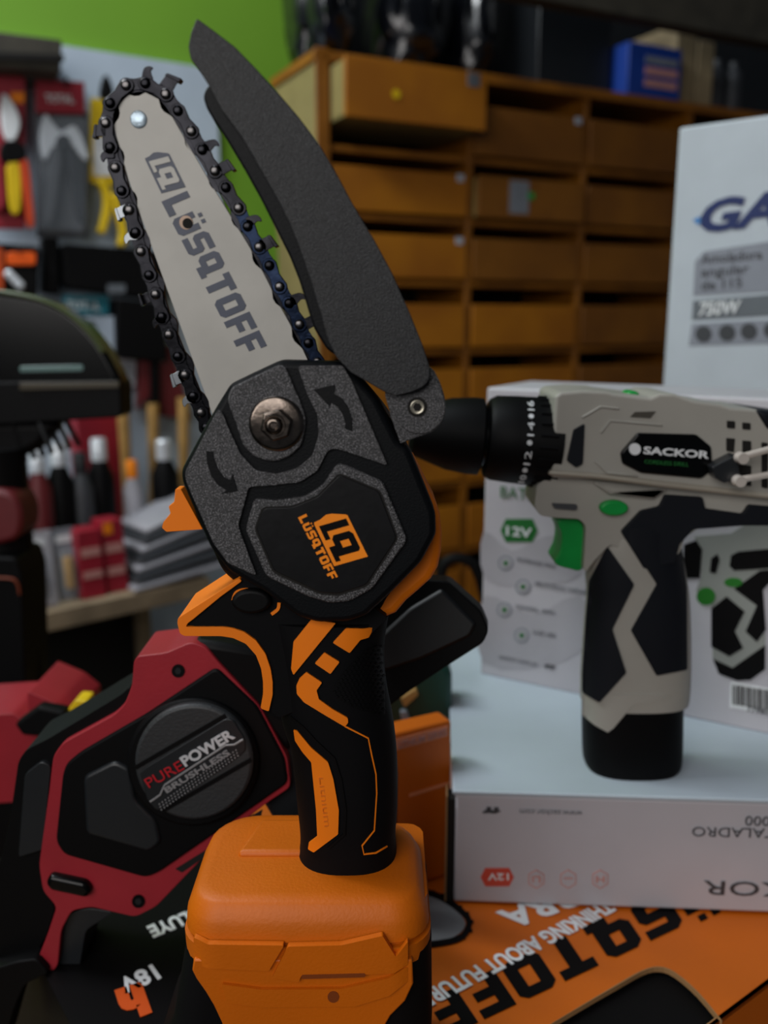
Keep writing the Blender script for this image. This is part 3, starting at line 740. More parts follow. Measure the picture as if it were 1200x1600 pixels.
# ================================================================== flat white box
wy = math.radians(-3.2); wx = Vector((math.cos(wy), math.sin(wy), 0)); wn = Vector((wx.y, -wx.x, 0))
WT = .0645
P = atz(712, 1237, WT); 
wb = thing('drill_carton', 'flat white drill carton with upside-down lettering lying on the orange carton', 'box', P+wx*.19-wn*.1+Vector((0, 0, -WT+.0006)), 'white drill cartons')
ww, wd = .36, .215
fp = Plane(P, wn)
P0_ = Vector((P.x, P.y, .0012))
box('carton_body', P0_, wx*ww, -wn*wd, Vector((0, 0, WT-.0012-.0014)), M_wbox, wb, .0012)
box('lid', P0_+Vector((0, 0, WT-.0025))-wx*.0016+wn*.0012, wx*(ww+.003), -wn*(wd+.002), Vector((0, 0, .0025)), mat('cool_lit_lid_board', (178, 190, 200), .5, var=.05, vscale=12), wb, .0008)  # bluish tint paints the cool light from above on the white lid
box('side_flap', P0_-wx*.0048, wx*.0008, -wn*.012, Vector((0, 0, WT-.004)), M_kraft, wb)
box('flap_gap_shade', P0_-wx*.0040-wn*.001, wx*.0040, -wn*.010, Vector((0, 0, WT-.006)), M_dark, wb)  # solid dark strip stands in for the shade in the gap
slab('lid_slot', rect(709, 1064, 722, 1112), ZP(WT), .0004, -.0006, M_dark, wb)
f1 = .0004
ptext('front_print', 'SACKOR', fp, (1346, 1384), (1100, 1376), 22, M_g3, wb, f=f1, bold=.0)
ptext('front_print', 'ATORNILLADOR TALADRO', fp, (1440, 1300), (1082, 1292), 15, M_g3, wb, f=f1, bold=-.005)
ptext('front_print', '72000', fp, (1230, 1277), (1165, 1275), 15, M_g3, wb, f=f1, bold=-.005)
ptext('front_print', 'www.sackor.com', fp, (910, 1267), (812, 1264), 9, M_g2, wb, f=f1, bold=-.01)
ptext('front_print', 'ff', fp, (782, 1262), (754, 1261), 9, M_g3, wb, f=f1, bold=.03)
def hexa(cx, cy, w, h): return [(cx-w, cy), (cx-w*.72, cy+h), (cx+w*.72, cy+h), (cx+w, cy), (cx+w*.72, cy-h), (cx-w*.72, cy-h)]
def hexv(cx, cy, r): return [(cx+r*math.sin(a)*.95, cy+r*math.cos(a)) for a in [k*PI/3 for k in range(6)]]
b = slab('voltage_badge', hexa(777, 1371, 26, 14), fp, .0005, 0, M_rp, wb, smooth=False)
ptext('badge_text', '12V', fp, (795, 1365), (762, 1365), 10, M_white, b, f=.0008)
for cx in (838, 888, 938):
    b = slab('feature_badge', hexv(cx, 1374, 15), fp, .0005, 0, M_rpl, wb, smooth=False)
    slab('badge_centre', hexv(cx, 1374, 13), fp, .0008, .0005, M_wbox, b, smooth=False)
    ptext('badge_text', {838: 'Li', 888: '-', 938: 'H'}[cx], fp, (cx+7, 1369), (cx-7, 1369), 10, M_rpl, b, f=.0011)
tpz = ZP(WT)
ptext('lid_print', 'BATERIA DE LITIO', tpz, (906, 1146), (800, 1138), 5, M_g2, wb, f=.0006, bold=-.01)
ptext('lid_print', 'VELOCIDAD', tpz, (900, 1171), (842, 1167), 5, M_g2, wb, f=.0006, bold=-.01)
ptext('lid_print', 'sackor herramientas', tpz, (850, 1200), (775, 1195), 5, M_g2, wb, f=.0006, bold=-.01)
ptext('lid_print', 'ff', tpz, (890, 1203), (868, 1202), 5, M_g3, wb, f=.0006, bold=.02)
slab('lid_badge', circ(785, 1138, 9, 6), tpz, .0005, 0, mat('tan_print', (150, 125, 100), .5), wb, smooth=False)
slab('lid_badge', circ(815, 1164, 15, 6), tpz, .0005, 0, mat('tan_print', (150, 125, 100), .5), wb, smooth=False)
slab('lid_badge', rnd([(760, 1068), (812, 1076), (812, 1064), (760, 1058)], 5), tpz, .0005, 0, M_rp, wb, smooth=False)
slab('lid_leaf_print', sm([(850, 1095), (880, 1088), (915, 1090), (915, 1112), (880, 1112)], 3), tpz, .0005, 0, M_g3, wb, smooth=False)
slab('lid_swirl_print', sm([(715, 1200), (800, 1140), (900, 1120), (905, 1145), (820, 1165), (760, 1215)], 3), tpz, .0003, 0, mat('pale_swirl_print', (160, 170, 178), .5), wb, smooth=False)

# ================================================================== standing drill box
Al = atz(750, 1055, WT); Ar = atz(1200, 1150, WT)
sx_ = (Ar-Al).normalized(); sn_ = Vector((sx_.y, -sx_.x, 0))
sp = Plane(Al, sn_)
Hs = sp.at(757, 607).z - WT
sbx = thing('drill_carton', 'upright white and green drill carton with barcode standing behind the beige drill', 'box', Al+sx_*.13-sn_*.035, 'white drill cartons')
box('carton_body', Al+Vector((0, 0, .0008)), sx_*.27, -sn_*.075, Vector((0, 0, Hs)), M_wbox, sbx, .0015)
for pl_ in (sm([(756, 830), (800, 860), (850, 838), (905, 845), (905, 900), (830, 915), (758, 905)], 3), sm([(757, 930), (830, 960), (905, 930), (920, 1000), (860, 1040), (754, 1035)], 3)):
    slab('swirl_print', pl_, sp, .0003, 0, M_wboxg, sbx, smooth=False)
ptext('green_print', 'BATERIA', sp, (782, 777), (872, 786), 18, M_grd, sbx, f=.0005, bold=-.01)
b = slab('voltage_badge', hexa(811, 829, 29, 18), sp, .0005, 0, M_grd, sbx, smooth=False)
ptext('badge_text', '12V', sp, (791, 836), (831, 840), 14, M_white, b, f=.0008)
for cx, cy, t_ in ((790, 880, 'POTENCIA MAX'), (817, 917, 'VELOCIDAD VARIABLE'), (788, 953, 'MANDRIL 10MM'), (815, 993, 'LUZ LED')):
    b = slab('feature_icon', circ(cx, cy, 12, n=20), sp, .0005, 0, M_g1, sbx, smooth=False)
    slab('icon_centre', circ(cx, cy, 9, n=20), sp, .0008, .0005, M_wboxg, b, smooth=False)
    slab('icon_mark', circ(cx, cy, 4, n=12), sp, .0011, .0008, M_grd, b, smooth=False)
    ptext('feature_text', t_, sp, (cx+18, cy-3), (cx+18+len(t_)*5, cy-3+len(t_)*.9), 6, M_g2, sbx, f=.0005, bold=-.01)
ptext('feature_text', 'sackor.com.ar', sp, (780, 1028), (840, 1041), 6, M_g2, sbx, f=.0005, bold=-.01)
ptext('feature_text', 'ff', sp, (850, 1043), (868, 1047), 6, M_g3, sbx, f=.0005, bold=.02)
def k9(p): return cr(p, 1040, 780, 4.21)
# printed picture of the drill
pd = slab('picture_drill', k9([(190, 245), (430, 225), (520, 170), (760, 140), (760, 540), (600, 580), (655, 900), (655, 960), (540, 1050), (440, 1110), (310, 1050), (300, 700), (200, 600), (235, 500)]), sp, .0005, 0, mat('printed_beige', (140, 143, 138), .5), sbx, smooth=False)
for q in ([(400, 640), (520, 740), (455, 870), (510, 980), (420, 1035), (300, 970), (300, 720)], [(450, 590), (620, 470), (760, 460), (640, 600), (660, 860), (600, 940), (525, 870), (600, 700)], [(300, 390), (340, 360), (355, 400), (330, 490), (290, 480)], [(420, 440), (430, 370), (480, 345), (760, 320), (760, 450), (450, 470)], [(120, 300), (200, 270), (240, 330), (225, 520), (110, 520)], [(310, 1050), (440, 1110), (655, 960), (655, 1120), (560, 1190), (470, 1195), (350, 1150)]):
    slab('picture_grip', k9(q), sp, .0008, .0005, M_kink, pd, smooth=False)
for q in (circ(265, 640, 62, 58), circ(445, 548, 60, 30)):
    slab('picture_trigger', k9(q), sp, .0009, .0005, mat('printed_green', (24, 110, 20), .5), pd, smooth=False)
bcl = slab('barcode_label', k9([(430, 1200), (760, 1260), (760, 1420), (420, 1370)]), sp, .0004, 0, M_white, sbx, smooth=False)
x = 440; ws = [9, 5, 14, 6, 16, 5, 8, 14, 5, 9, 6, 15, 7, 5, 12, 8]
bm = bmesh.new()
for k, w in enumerate(ws):
    x2 = x+w
    pts = k9([(x, 1220+(x-440)*.16), (x2, 1220+(x2-440)*.16), (x2, 1350+(x2-440)*.16), (x, 1350+(x-440)*.16)])
    pprism(bm, [sp.at(a, b, .0007) for a, b in pts], -sp.N*.0003); x = x2+[6, 8, 5][k % 3]
obj('barcode_bars', bm, M_kink, bcl, smooth=False)
ptext('barcode_digits', '7798012', sp, (1167, 1111), (1215, 1119), 8, M_g3, bcl, f=.0006)

# ================================================================== angle grinder box at right
ga = math.radians(-40); gx = Vector((math.cos(ga), math.sin(ga), 0)); gn = Vector((gx.y, -gx.x, 0))
G0 = at(1035, 603, .76); gp = Plane(G0, gn)
gzt = gp.at(1068, 198).z
GZ = .10
gb = thing('angle_grinder_carton', 'tall cool white angle grinder carton with navy letters at the right edge', 'box', G0+gx*.08-gn*.05)
gb.location.z = GZ
gtop = gzt
box('carton_body', Vector((G0.x, G0.y, GZ)), gx*.17, -gn*.13, Vector((0, 0, gtop-GZ)), M_gbox, gb, .002)
kx = thing('brown_carton', 'plain brown carton under the grinder carton, behind the drill boxes', 'box', (G0.x+.06, G0.y+.0, CNT))
box('carton_body', Vector((G0.x-.005, G0.y, CNT)), gx*.18, -gn*.14, Vector((0, 0, GZ-CNT)), M_kraft, kx, .002)
ptext('brand_lettering', 'GAMMA', gp, (1094, 362), (1460, 320), 46, M_navy, gb, f=.0006, bold=.04, shear=.25)
slab('brand_spark', [(1082, 344), (1092, 338), (1096, 345), (1091, 352)], gp, .0006, 0, mat('sky_blue_print', (70, 130, 190), .5), gb, smooth=False)
slab('text_panel', [(1086, 408), (1100, 393), (1300, 362), (1300, 450), (1083, 462)], gp, .0005, 0, mat('pale_grey_print', (132, 136, 146), .5), gb, smooth=False)
for s_, y in (('Amoladora', 412), ('angular', 432), ('de 115', 453)):
    ptext('panel_text', s_, gp, (1096, y), (1096+len(s_)*10.5, y-len(s_)*.9), 14, M_g3, gb, f=.0008, bold=.0)
b = slab('power_band', [(1083, 470), (1300, 452), (1300, 488), (1081, 500)], gp, .0005, 0, M_g2, gb, smooth=False)
ptext('band_text', '750W', gp, (1092, 493), (1158, 489), 20, M_white, b, f=.0008, bold=.02, shear=.2)
b = slab('icon_band', [(1081, 506), (1300, 494), (1300, 534), (1076, 540)], gp, .0005, 0, mat('pale_grey_print', (132, 136, 146), .5), gb, smooth=False)
for cx, cy in ((1099, 522), (1136, 520), (1170, 518), (1206, 516)):
    slab('round_icon', circ(cx, cy, 13, n=20), gp, .0009, .0005, M_g3, b, smooth=False)

# ================================================================== black guard and green tool behind grip
bg = thing('tool_guard', 'dark matte plastic guard plate leaning behind the saw grip', 'guard', at(660, 1090, .40))
bg.location = atz(640, 1400, 0)
gpl = Plane(at(660, 1000, .392), Vector((-.12, -1, .12)))
slab('guard_plate', rnd([(560, 930), (660, 905), (700, 908), (752, 955), (764, 985), (755, 1005), (700, 1040), (640, 1080), (600, 1110), (560, 1120)], 8), gpl, .004, -.012, M_blk, bg, .003)
slab('guard_face', rnd([(575, 1010), (640, 950), (690, 920), (745, 975), (735, 995), (660, 1030), (600, 1050)], 6), gpl, .006, .003, mat('charcoal_black', (12, 13, 15), .5), bg, .002)
q1 = gpl.at(590, 1100, -.006); tube('guard_stem', [q1, q1+Vector((.004, .006, -.04)), Vector((q1.x+.003, q1.y+.012, .0065))], .006, M_blk, bg)
gt = thing('green_tool', 'dark green handled tool just visible between grip and white boxes', 'tool', atz(660, 1300, 0))
gq = YP(.53)
gt.location = (at(660, 1100, .53).x, .53, 0)
slab('tool_body', sm([(600, 1060), (640, 1050), (700, 1040), (706, 1100), (703, 1180), (640, 1200), (600, 1190)], 3), gq, .012, -.012, M_dgrn, gt, .004)
slab('tool_clip', rnd([(626, 1092), (650, 1076), (654, 1086), (632, 1106)], 3), gq, .016, .01, M_hwood, gt, .001)
slab('tool_switch', rnd([(625, 1112), (636, 1112), (644, 1135), (630, 1140)], 3), gq, .016, .01, M_g1, gt, .001)
q1 = at(655, 1180, .53); tube('tool_neck', [q1, Vector((q1.x, .53, .0))], [.012, .014], M_dgrn, gt)
cbm = sm([(688, 905), (695, 880), (715, 872), (738, 880), (750, 902)], 5, False)
pts = [at(x, y, .66) for x, y in cbm]
pts = [Vector((pts[0].x, .66, -.06)), Vector((pts[0].x, .66, pts[0].z-.03))] + pts + [Vector((pts[-1].x+.01, .66, pts[-1].z-.04)), Vector((pts[-1].x+.01, .66, CNT+.0045))]
pts[0].z = CNT+.0045
o = tube('cable_loop', pts, .0042, M_blk, None); tag(o, 'black cable loop arching up between the saw and the upright drill carton', 'cable'); setorigin(o)

# ================================================================== RED AND BLACK TOOL
ep = YP(.3685)
et = thing('brushless_power_tool', 'red and black brushless power tool with round cap lying left of the saw grip', 'power tool', atz(215, 1435, 0))
et.location.y = .39
red_out = [(515, 205), (530, 185), (640, 172), (735, 130), (790, 150), (845, 215), (1000, 380), (1105, 575), (1118, 690), (1035, 745), (860, 880), (600, 1150), (520, 1190), (350, 1150), (275, 1165), (235, 1240), (222, 1380), (190, 1410), (140, 1390), (150, 1340), (185, 1250), (218, 1150), (165, 1090), (150, 990), (190, 700), (205, 570), (240, 520), (440, 410), (480, 370), (508, 300)]
slab('body_shell', k6(rnd(red_out, 22)), ep, 0, -.032, M_red, et, .003, 3)
slab('rear_cover', k6(rnd([(70, 590), (100, 545), (190, 500), (470, 330), (500, 300), (520, 400), (250, 560), (215, 700), (175, 1000), (170, 1090), (215, 1150), (180, 1260), (140, 1328), (-20, 1370), (-60, 1100), (10, 950), (40, 800)], 20)), ep, -.004, -.034, M_blk, et, .004, 3)
slab('rear_ridge', k6(rnd([(95, 640), (160, 590), (196, 610), (165, 930), (70, 960)], 16)), ep, -.0015, -.006, M_slate, et, .002)
slab('side_panel', k6(rnd([(240, 640), (255, 600), (310, 555), (560, 410), (830, 230), (990, 380), (1095, 580), (1108, 675), (610, 1020), (560, 1040), (245, 950), (213, 900)], 24)), ep, .0015, -.004, M_blk, et, .001)
slab('lit_panel_patch', k6(rnd([(320, 650), (440, 590), (500, 620), (520, 740), (600, 820), (620, 905), (570, 940), (330, 870)], 22)), ep, .003, 0, M_slate, et, .0015, 3)  # lighter slate patch paints the lit area of the black side panel
slab('cap_ring', k6(circ(740, 598, 255, 245, 48)), ep, .005, -.002, M_blk, et, .0015)
cap = slab('round_cap', k6(circ(745, 595, 228, 222, 48)), ep, .009, .004, M_grey, et, .0015)
a27 = math.radians(-30)
for d_ in (-1, 1):
    nx, ny = math.sin(-a27)*d_, math.cos(a27)*d_
    cx, cy = 743+nx*98+0, 600+ny*98
    hl = 200
    slab('cap_groove', k6(strip([(cx-hl*math.cos(a27), cy-hl*math.sin(a27)), (cx+hl*math.cos(a27), cy+hl*math.sin(a27))], 16)), ep, .0094, .0088, M_blk, cap, smooth=False)
def k10(p): return cr(p, 180, 1080, 5.0)
lp = slab('cap_label', k10(rnd([(190, 640), (250, 590), (860, 215), (920, 225), (1010, 370), (1020, 460), (980, 500), (380, 920), (320, 930), (250, 850)], 24)), ep, .0098, .0088, M_slate, cap, .0003)
slab('label_stripe', k10(strip([(270, 868), (350, 812), (385, 735), (860, 425), (930, 420), (1000, 378)], 16)), ep, .0104, .0098, M_chrome, lp, .0002)
bm = bmesh.new()
for i in range(30):
    for j in range(3):
        x = 345+i*23+j*8; y = 905-i*16.2+(j-1)*22
        if i > 26: continue
        pprism(bm, [ep.at(a, b, .0103) for a, b in k10([(x-7, y), (x, y+7), (x+7, y), (x, y-7)])], Vector((0, .0004, 0)))
obj('label_mesh', bm, M_chrome, lp, smooth=False)
ptext('label_text', 'PURE', ep, k10([(268, 755)])[0], k10([(545, 605)])[0], 16, mat('red_foil', (175, 30, 40), .35), lp, f=.0102, bold=.0)
ptext('label_text', 'POWER', ep, k10([(548, 588)])[0], k10([(940, 358)])[0], 16, mat('white_foil', (215, 218, 222), .3, metal=.3), lp, f=.0102, bold=.035)
ptext('label_text', 'BRUSHLESS', ep, k10([(405, 795)])[0], k10([(900, 490)])[0], 9, M_chrome, lp, f=.0102, bold=.03)
for (cx, cy) in ((685, 243), (532, 1130)):
    s_ = slab('screw_well', k6(circ(cx, cy, 25)), ep, .0006, -.001, M_blk, et, smooth=False)
    slab('screw', k6(circ(cx, cy, 13, n=6)), ep, .0011, .0006, M_slate, s_, smooth=False)
slab('lock_button', k6(rnd([(172, 1060), (190, 1032), (330, 1062), (352, 1095), (330, 1120), (190, 1090)], 16)), ep, .004, -.002, M_blkg, et, .002, 3)
slab('vent_slot', k6([(675, 1005), (820, 915), (835, 925), (700, 1018)]), ep, .0005, -.001, M_dark, et, smooth=False)
slab('vent_slot', k6([(890, 850), (1010, 780), (1005, 800), (960, 838)]), ep, .0005, -.001, M_dark, et, smooth=False)
slab('trigger', k6(rnd([(250, 1180), (340, 1155), (440, 1170), (330, 1240), (305, 1392), (212, 1385), (222, 1270)], 22)), ep, -.004, -.03, M_slate, et, .004, 3)
slab('handle', k6(rnd([(-60, 1400), (60, 1362), (140, 1350), (190, 1405), (95, 1450), (55, 1540), (10, 1700), (-80, 1700)], 20)), ep, .004, -.012, M_blk, et, .006, 3)
slab('nose_block', [(300, 1000), (344, 1006), (430, 1020), (428, 1110), (470, 1130), (450, 1180), (400, 1120), (335, 1080)], ep, -.002, -.03, M_blk, et, .003)
slab('nose_block', [(430, 1130), (472, 1160), (478, 1290), (430, 1290), (400, 1240), (440, 1180)], ep, -.006, -.03, M_slate, et, .003)
for ch in et.children:            # everything that overhangs the carton rests on its top
    L_ = off(ch.parent)
    for v in ch.data.vertices:
        p = v.co+L_
        if p.z < .0006 and p.dot(bu) > U0-.002: v.co.z = .0006-L_.z
# second red tool behind, left
rt = thing('red_power_tool', 'second red power tool with a black latch, behind the round-capped one at far left', 'power tool', atz(60, 1250, CNT))
rp_ = YP(.50)
rt.location = (at(40, 1200, .5).x, .5, CNT)
slab('tool_body', rnd([(-60, 1120), (20, 1115), (46, 1130), (42, 1080), (90, 1100), (118, 1122), (110, 1200), (60, 1250), (-60, 1260)], 6), rp_, 0, -.05, M_red, rt, .004, 3)
slab('latch', rnd([(22, 1132), (60, 1104), (100, 1112), (108, 1132), (70, 1152), (35, 1150)], 5), rp_, .008, -.002, M_blk, rt, .002)
slab('yellow_tip', rnd([(106, 1108), (118, 1094), (136, 1096), (134, 1116), (112, 1118)], 4), rp_, .004, -.01, M_yel, rt, .001)
slab('tool_base', rnd([(-60, 1240), (60, 1240), (70, 1500), (-60, 1500)], 6), rp_, -.006, -.05, M_blk, rt, .004)

# ================================================================== BEIGE DRILL
dp = YP(.445)
dr = thing('cordless_drill', 'beige and charcoal cordless drill with green trigger standing on the white carton', 'drill', atz(990, 1195, WT))
DY = .445; Bf = .021
CA = at(752, 682, DY); CB = at(866, 692, DY); axd = (CB-CA).normalized()
def pr_(px): return None
mpx = DY/1400*1.02
def axpt(px): return at(px, 678+(px-700)*.088, DY)
def rad(px_r): return px_r*mpx*.985
def lx(name, prof, m, par, n=36):
    return loft(name, [ringat(axpt(x), axd, rad(r), n) for x, r in prof], m, par)
lx('chuck', [(640, 30), (646, 38), (700, 56), (735, 60), (750, 60), (753, 54)], M_blk, dr)
lx('chuck_collar', [(752, 30), (753, 46), (759, 46), (760, 30)], M_blkg, dr)
tc_ = lx('torque_ring', [(758, 50), (760, 60), (770, 66), (800, 68), (856, 70), (868, 70)], M_blk, dr)
for k in range(24):
    a = 2*PI*k/24; ax2 = axd
    u_ = Vector((0, -1, 0)); v_ = ax2.cross(u_)
    if math.cos(a) < -.2: continue
    d_ = u_*math.cos(a)+v_*math.sin(a)
    p0 = axpt(832)+d_*rad(69.2); p1 = axpt(858)+d_*rad(70.3)
    tube('grip_rib', [p0, p1], rad(2.6), M_blk, tc_, 6)
def ringtxt(s, a, px=816, w=22, h=10):
    u_ = Vector((0, -1, 0)); v_ = Vector((0, 0, 1)) - axd*axd.z; v_.normalize()
    d_ = u_*math.cos(a)+v_*math.sin(a); tdir = -u_*math.sin(a)*-1+v_*math.cos(a)*-1
    t_ = (v_*math.cos(a)-u_*math.sin(a))   # upward tangent
    O = axpt(px+5)+d_*rad(69.4)-t_*rad(w/2)
    if s == '.':
        lathe('ring_dot', axpt(px)+d_*rad(68.4), d_, [(0, rad(4)), (rad(1.6), rad(4))], M_white, tc_, 12)
    else: text('ring_number', s, O, t_, -axd, rad(w), rad(h), M_white, tc_, bold=.0)
for s, a in (('16', .98), ('.', .68), ('14', .38), ('.', .08), ('12', -.26), ('.', -.58), ('10', -.88)): ringtxt(s, a)
body = k7([(500, 345), (512, 80), (530, 68), (600, 62), (680, 66), (700, 72), (820, 86), (850, 72), (900, 74), (960, 95), (1050, 108), (1080, 118), (1165, 124), (1200, 135), (1420, 160), (1420, 430), (1200, 412), (860, 375), (640, 352)])
slab('motor_housing', body, dp, .021, -.024, M_beige, dr, .009, 5)
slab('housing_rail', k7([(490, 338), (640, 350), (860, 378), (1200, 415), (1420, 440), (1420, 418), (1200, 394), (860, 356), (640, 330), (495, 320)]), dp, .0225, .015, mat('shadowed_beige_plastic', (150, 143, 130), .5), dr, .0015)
class Grip:
    def __init__(g, rows, Yc, B, NE):
        g.Yc, g.B, g.NE = Yc, B, NE; G = []
        for y, a, b in rows:
            A_ = at(a, y, Yc); B_ = at(b, y, Yc); G.append((A_.z, (A_.x+B_.x)/2, (B_.x-A_.x)/2))
        g.G = sm(G, 4, False)
    def rings(g):
        out = []
        for z, c, a in g.G:
            out.append([Vector((c+a*math.copysign(abs(math.cos(t))**(2/g.NE), math.cos(t)), g.Yc+g.B*math.copysign(abs(math.sin(t))**(2/g.NE), math.sin(t)), z)) for t in [2*PI*k/48 for k in range(48)]])
        return out
    def S(g, X, Z):
        G = g.G
        if Z >= G[0][0]: c, a = G[0][1:]
        elif Z <= G[-1][0]: c, a = G[-1][1:]
        else:
            for p, q in zip(G, G[1:]):
                if q[0] <= Z <= p[0]:
                    t = (p[0]-Z)/(p[0]-q[0]+1e-12); c = p[1]+(q[1]-p[1])*t; a = p[2]+(q[2]-p[2])*t; break
        t = min(.985, abs((X-c)/a)); return g.Yc-g.B*(1-t**g.NE)**(1/g.NE)
def k7r(rows): return [(580+y/2.069, 620+a/2.069, 620+b/2.069) for y, a, b in rows]
slab('handle_housing', k7(rnd([(500, 340), (860, 375), (1400, 430), (1400, 480), (1120, 496), (985, 500), (930, 540), (915, 590), (850, 620), (760, 590), (690, 560), (640, 612), (612, 650), (604, 640), (612, 500), (590, 478), (510, 474), (465, 468), (445, 440), (452, 370)], 12)), dp, .016, -.015, M_beige, dr, .004, 3)
HG = Grip(k7r([(520, 640, 900), (570, 618, 912), (650, 612, 928), (720, 616, 938), (820, 608, 943), (960, 598, 944), (1040, 595, 940), (1062, 596, 936)]), DY, .0175, 2.6)
hs = loft('handle', HG.rings(), M_beige, dr)
BGp = Grip(k7r([(1050, 600, 925), (1085, 601, 920), (1150, 601, 919), (1230, 603, 917), (1262, 608, 912), (1276, 618, 900)]), DY, .0172, 2.6)
loft('battery', BGp.rings(), M_blk, dr)
drape('handle_band', k7([(600, 1045), (600, 1112), (640, 1145), (682, 1168), (700, 1155), (765, 1078), (922, 1056), (922, 1045)]), BGp.S, M_beige, hs, lift=.0, thick=.0008, Y0=.43)
drape('rubber_grip', k7(rnd([(682, 568), (768, 690), (697, 835), (742, 975), (655, 1072), (600, 1040), (600, 980), (612, 800), (622, 680)], 6)), HG.S, M_dr, hs, lift=.0002, thick=.0012, Y0=.43)
drape('rubber_grip', k7(rnd([(730, 520), (800, 500), (920, 560), (938, 700), (940, 965), (840, 985), (758, 840), (842, 690)], 6)), HG.S, M_dr, hs, lift=.0002, thick=.0012, Y0=.43)
slab('rubber_back', k7(rnd([(868, 400), (990, 408), (998, 445), (1120, 462), (1140, 432), (1400, 455), (1400, 500), (1120, 500), (960, 512), (915, 560), (900, 620), (800, 640), (726, 520), (790, 452), (850, 438)], 8)), dp, .0184, .008, M_dr, dr, .001, 3)
zb_ = at(990, 1204, DY-.0165).z
slab('trigger', k7(sm([(520, 485), (560, 478), (598, 490), (606, 560), (598, 640), (560, 640), (512, 622), (528, 580), (534, 530)], 4)), dp, .010, -.010, M_gr, dr, .003, 3)
slab('direction_button', k7(circ(704, 444, 46, 25)), dp, .020, .014, M_gr, dr, .001)
slab('lamp_window', k7(rnd([(500, 428), (585, 432), (583, 450), (510, 444)], 8)), dp, .018, .014, M_g3, dr, .0005)
slab('top_button', k7(circ(765, 76, 20, 12)), dp, .006, -.006, M_gr, dr, .002)
slab('side_vent', k7(rnd([(572, 190), (608, 170), (602, 300), (580, 312), (550, 290)], 6)), dp, .0225, .018, M_dr, dr, .0008)
lb = slab('name_plate', k7(rnd([(724, 265), (780, 200), (970, 205), (1018, 245), (1022, 320), (985, 348), (790, 330), (730, 300)], 8)), dp, .0228, .018, M_blkg, dr, .0008)
slab('plate_logo', k7(circ(770, 252, 19)), dp, .0232, .0228, M_white, lb, smooth=False)
ptext('plate_text', 'SACKOR', dp, k7([(796, 266)])[0], k7([(1008, 282)])[0], 11, M_white, lb, f=.0231, bold=.03)
ptext('plate_text', 'CORDLESS DRILL', dp, k7([(800, 298)])[0], k7([(942, 308)])[0], 6, M_grd, lb, f=.0231, bold=.0)
for q in ([(1068, 160), (1094, 162), (1094, 186), (1068, 184)], [(1118, 166), (1144, 168), (1144, 190), (1118, 188)], [(1066, 216), (1094, 218), (1090, 262), (1066, 258)], [(1118, 224), (1146, 226), (1146, 280), (1118, 276)], [(1100, 300), (1146, 306), (1146, 372), (1096, 366)], [(1180, 230), (1200, 232), (1200, 380), (1180, 376)]):
    slab('cooling_slot', k7(rnd(q, 4)), dp, .0216, .019, M_dark, dr, smooth=False)
slab('recess_mark', k7([(770, 132), (838, 130), (820, 152), (755, 148)]), dp, .0216, .019, mat('recess_brown', (70, 66, 58), .5), dr, smooth=False)
slab('raised_rib', k7(strip([(640, 360), (690, 395), (830, 410), (870, 384)], 8)), dp, .0185, .016, M_beige, dr, .001)
slab('raised_rib', k7(strip([(600, 150), (660, 115), (720, 122)], 6)), dp, .0222, .02, M_beige, dr, .001)
slab('raised_rib', k7(strip([(660, 200), (690, 160), (860, 175)], 6)), dp, .0222, .02, M_beige, dr, .001)
slab('raised_rib', k7(strip([(640, 290), (680, 330), (780, 340)], 6)), dp, .0222, .02, M_beige, dr, .001)
M_clip = mat('bright_clip_steel', (225, 215, 205), .25, metal=.4)
hc = slab('belt_clip_base', k7(rnd([(1020, 310), (1100, 270), (1110, 340), (1060, 362), (1030, 345)], 6)), dp, .030, .02, M_slate, dr, .002)
for (p0, p1) in (((1108, 278), (1400, 200)), ((1100, 352), (1400, 300))):
    a = k7([p0, p1]); tube('clip_wire', [dp.at(*a[0], .033), dp.at(*a[1], .036)], .0016, M_clip, hc)
a = k7([(1108, 278), (1100, 352)]); 
for q in a: lathe('clip_rivet', dp.at(*q, .030), (0, -1, 0), [(0, .0028), (.005, .0026)], M_clip, hc, 16)
slab('rear_cap', k7([(1160, 125), (1200, 130), (1400, 160), (1400, 240), (1200, 190)]), dp, .0225, -.022, M_dr, dr, .002)

# ================================================================== MINI CHAINSAW
Yc = .308
saw = thing('mini_chainsaw', 'orange and black mini chainsaw standing upright in the foreground', 'chainsaw', (-.028, .31, 0))
pY = YP(.2835)          # cover front plane; offsets go towards the camera
D = lambda Y: .2835-Y
# --- main body behind the cover
bodyp = rnd([(430, 580), (545, 575), (600, 640), (634, 694), (652, 745), (676, 790), (680, 830), (672, 862), (645, 895), (608, 935), (596, 960), (540, 985), (460, 975), (400, 940), (345, 895), (330, 860), (300, 800), (300, 740), (330, 690)], 16)
slab('body_housing', bodyp, YP(.2965), 0, -.028, M_smooth, saw, .003, 3)
slab('body_rim', [(620, 700), (648, 720), (668, 760), (681, 785), (688, 806), (691, 834), (690, 862), (685, 888), (674, 907), (654, 925), (635, 941), (619, 960), (600, 968), (560, 974), (470, 968), (560, 900)], YP(.2975), 0, -.022, M_orr, saw, .003, 3)
slab('seam_line', strip([(628, 700), (642, 722), (655, 750), (667, 778)], 2), YP(.2962), 0, -.02, mat('brown_seam', (110, 70, 45), .5), saw, .0003)
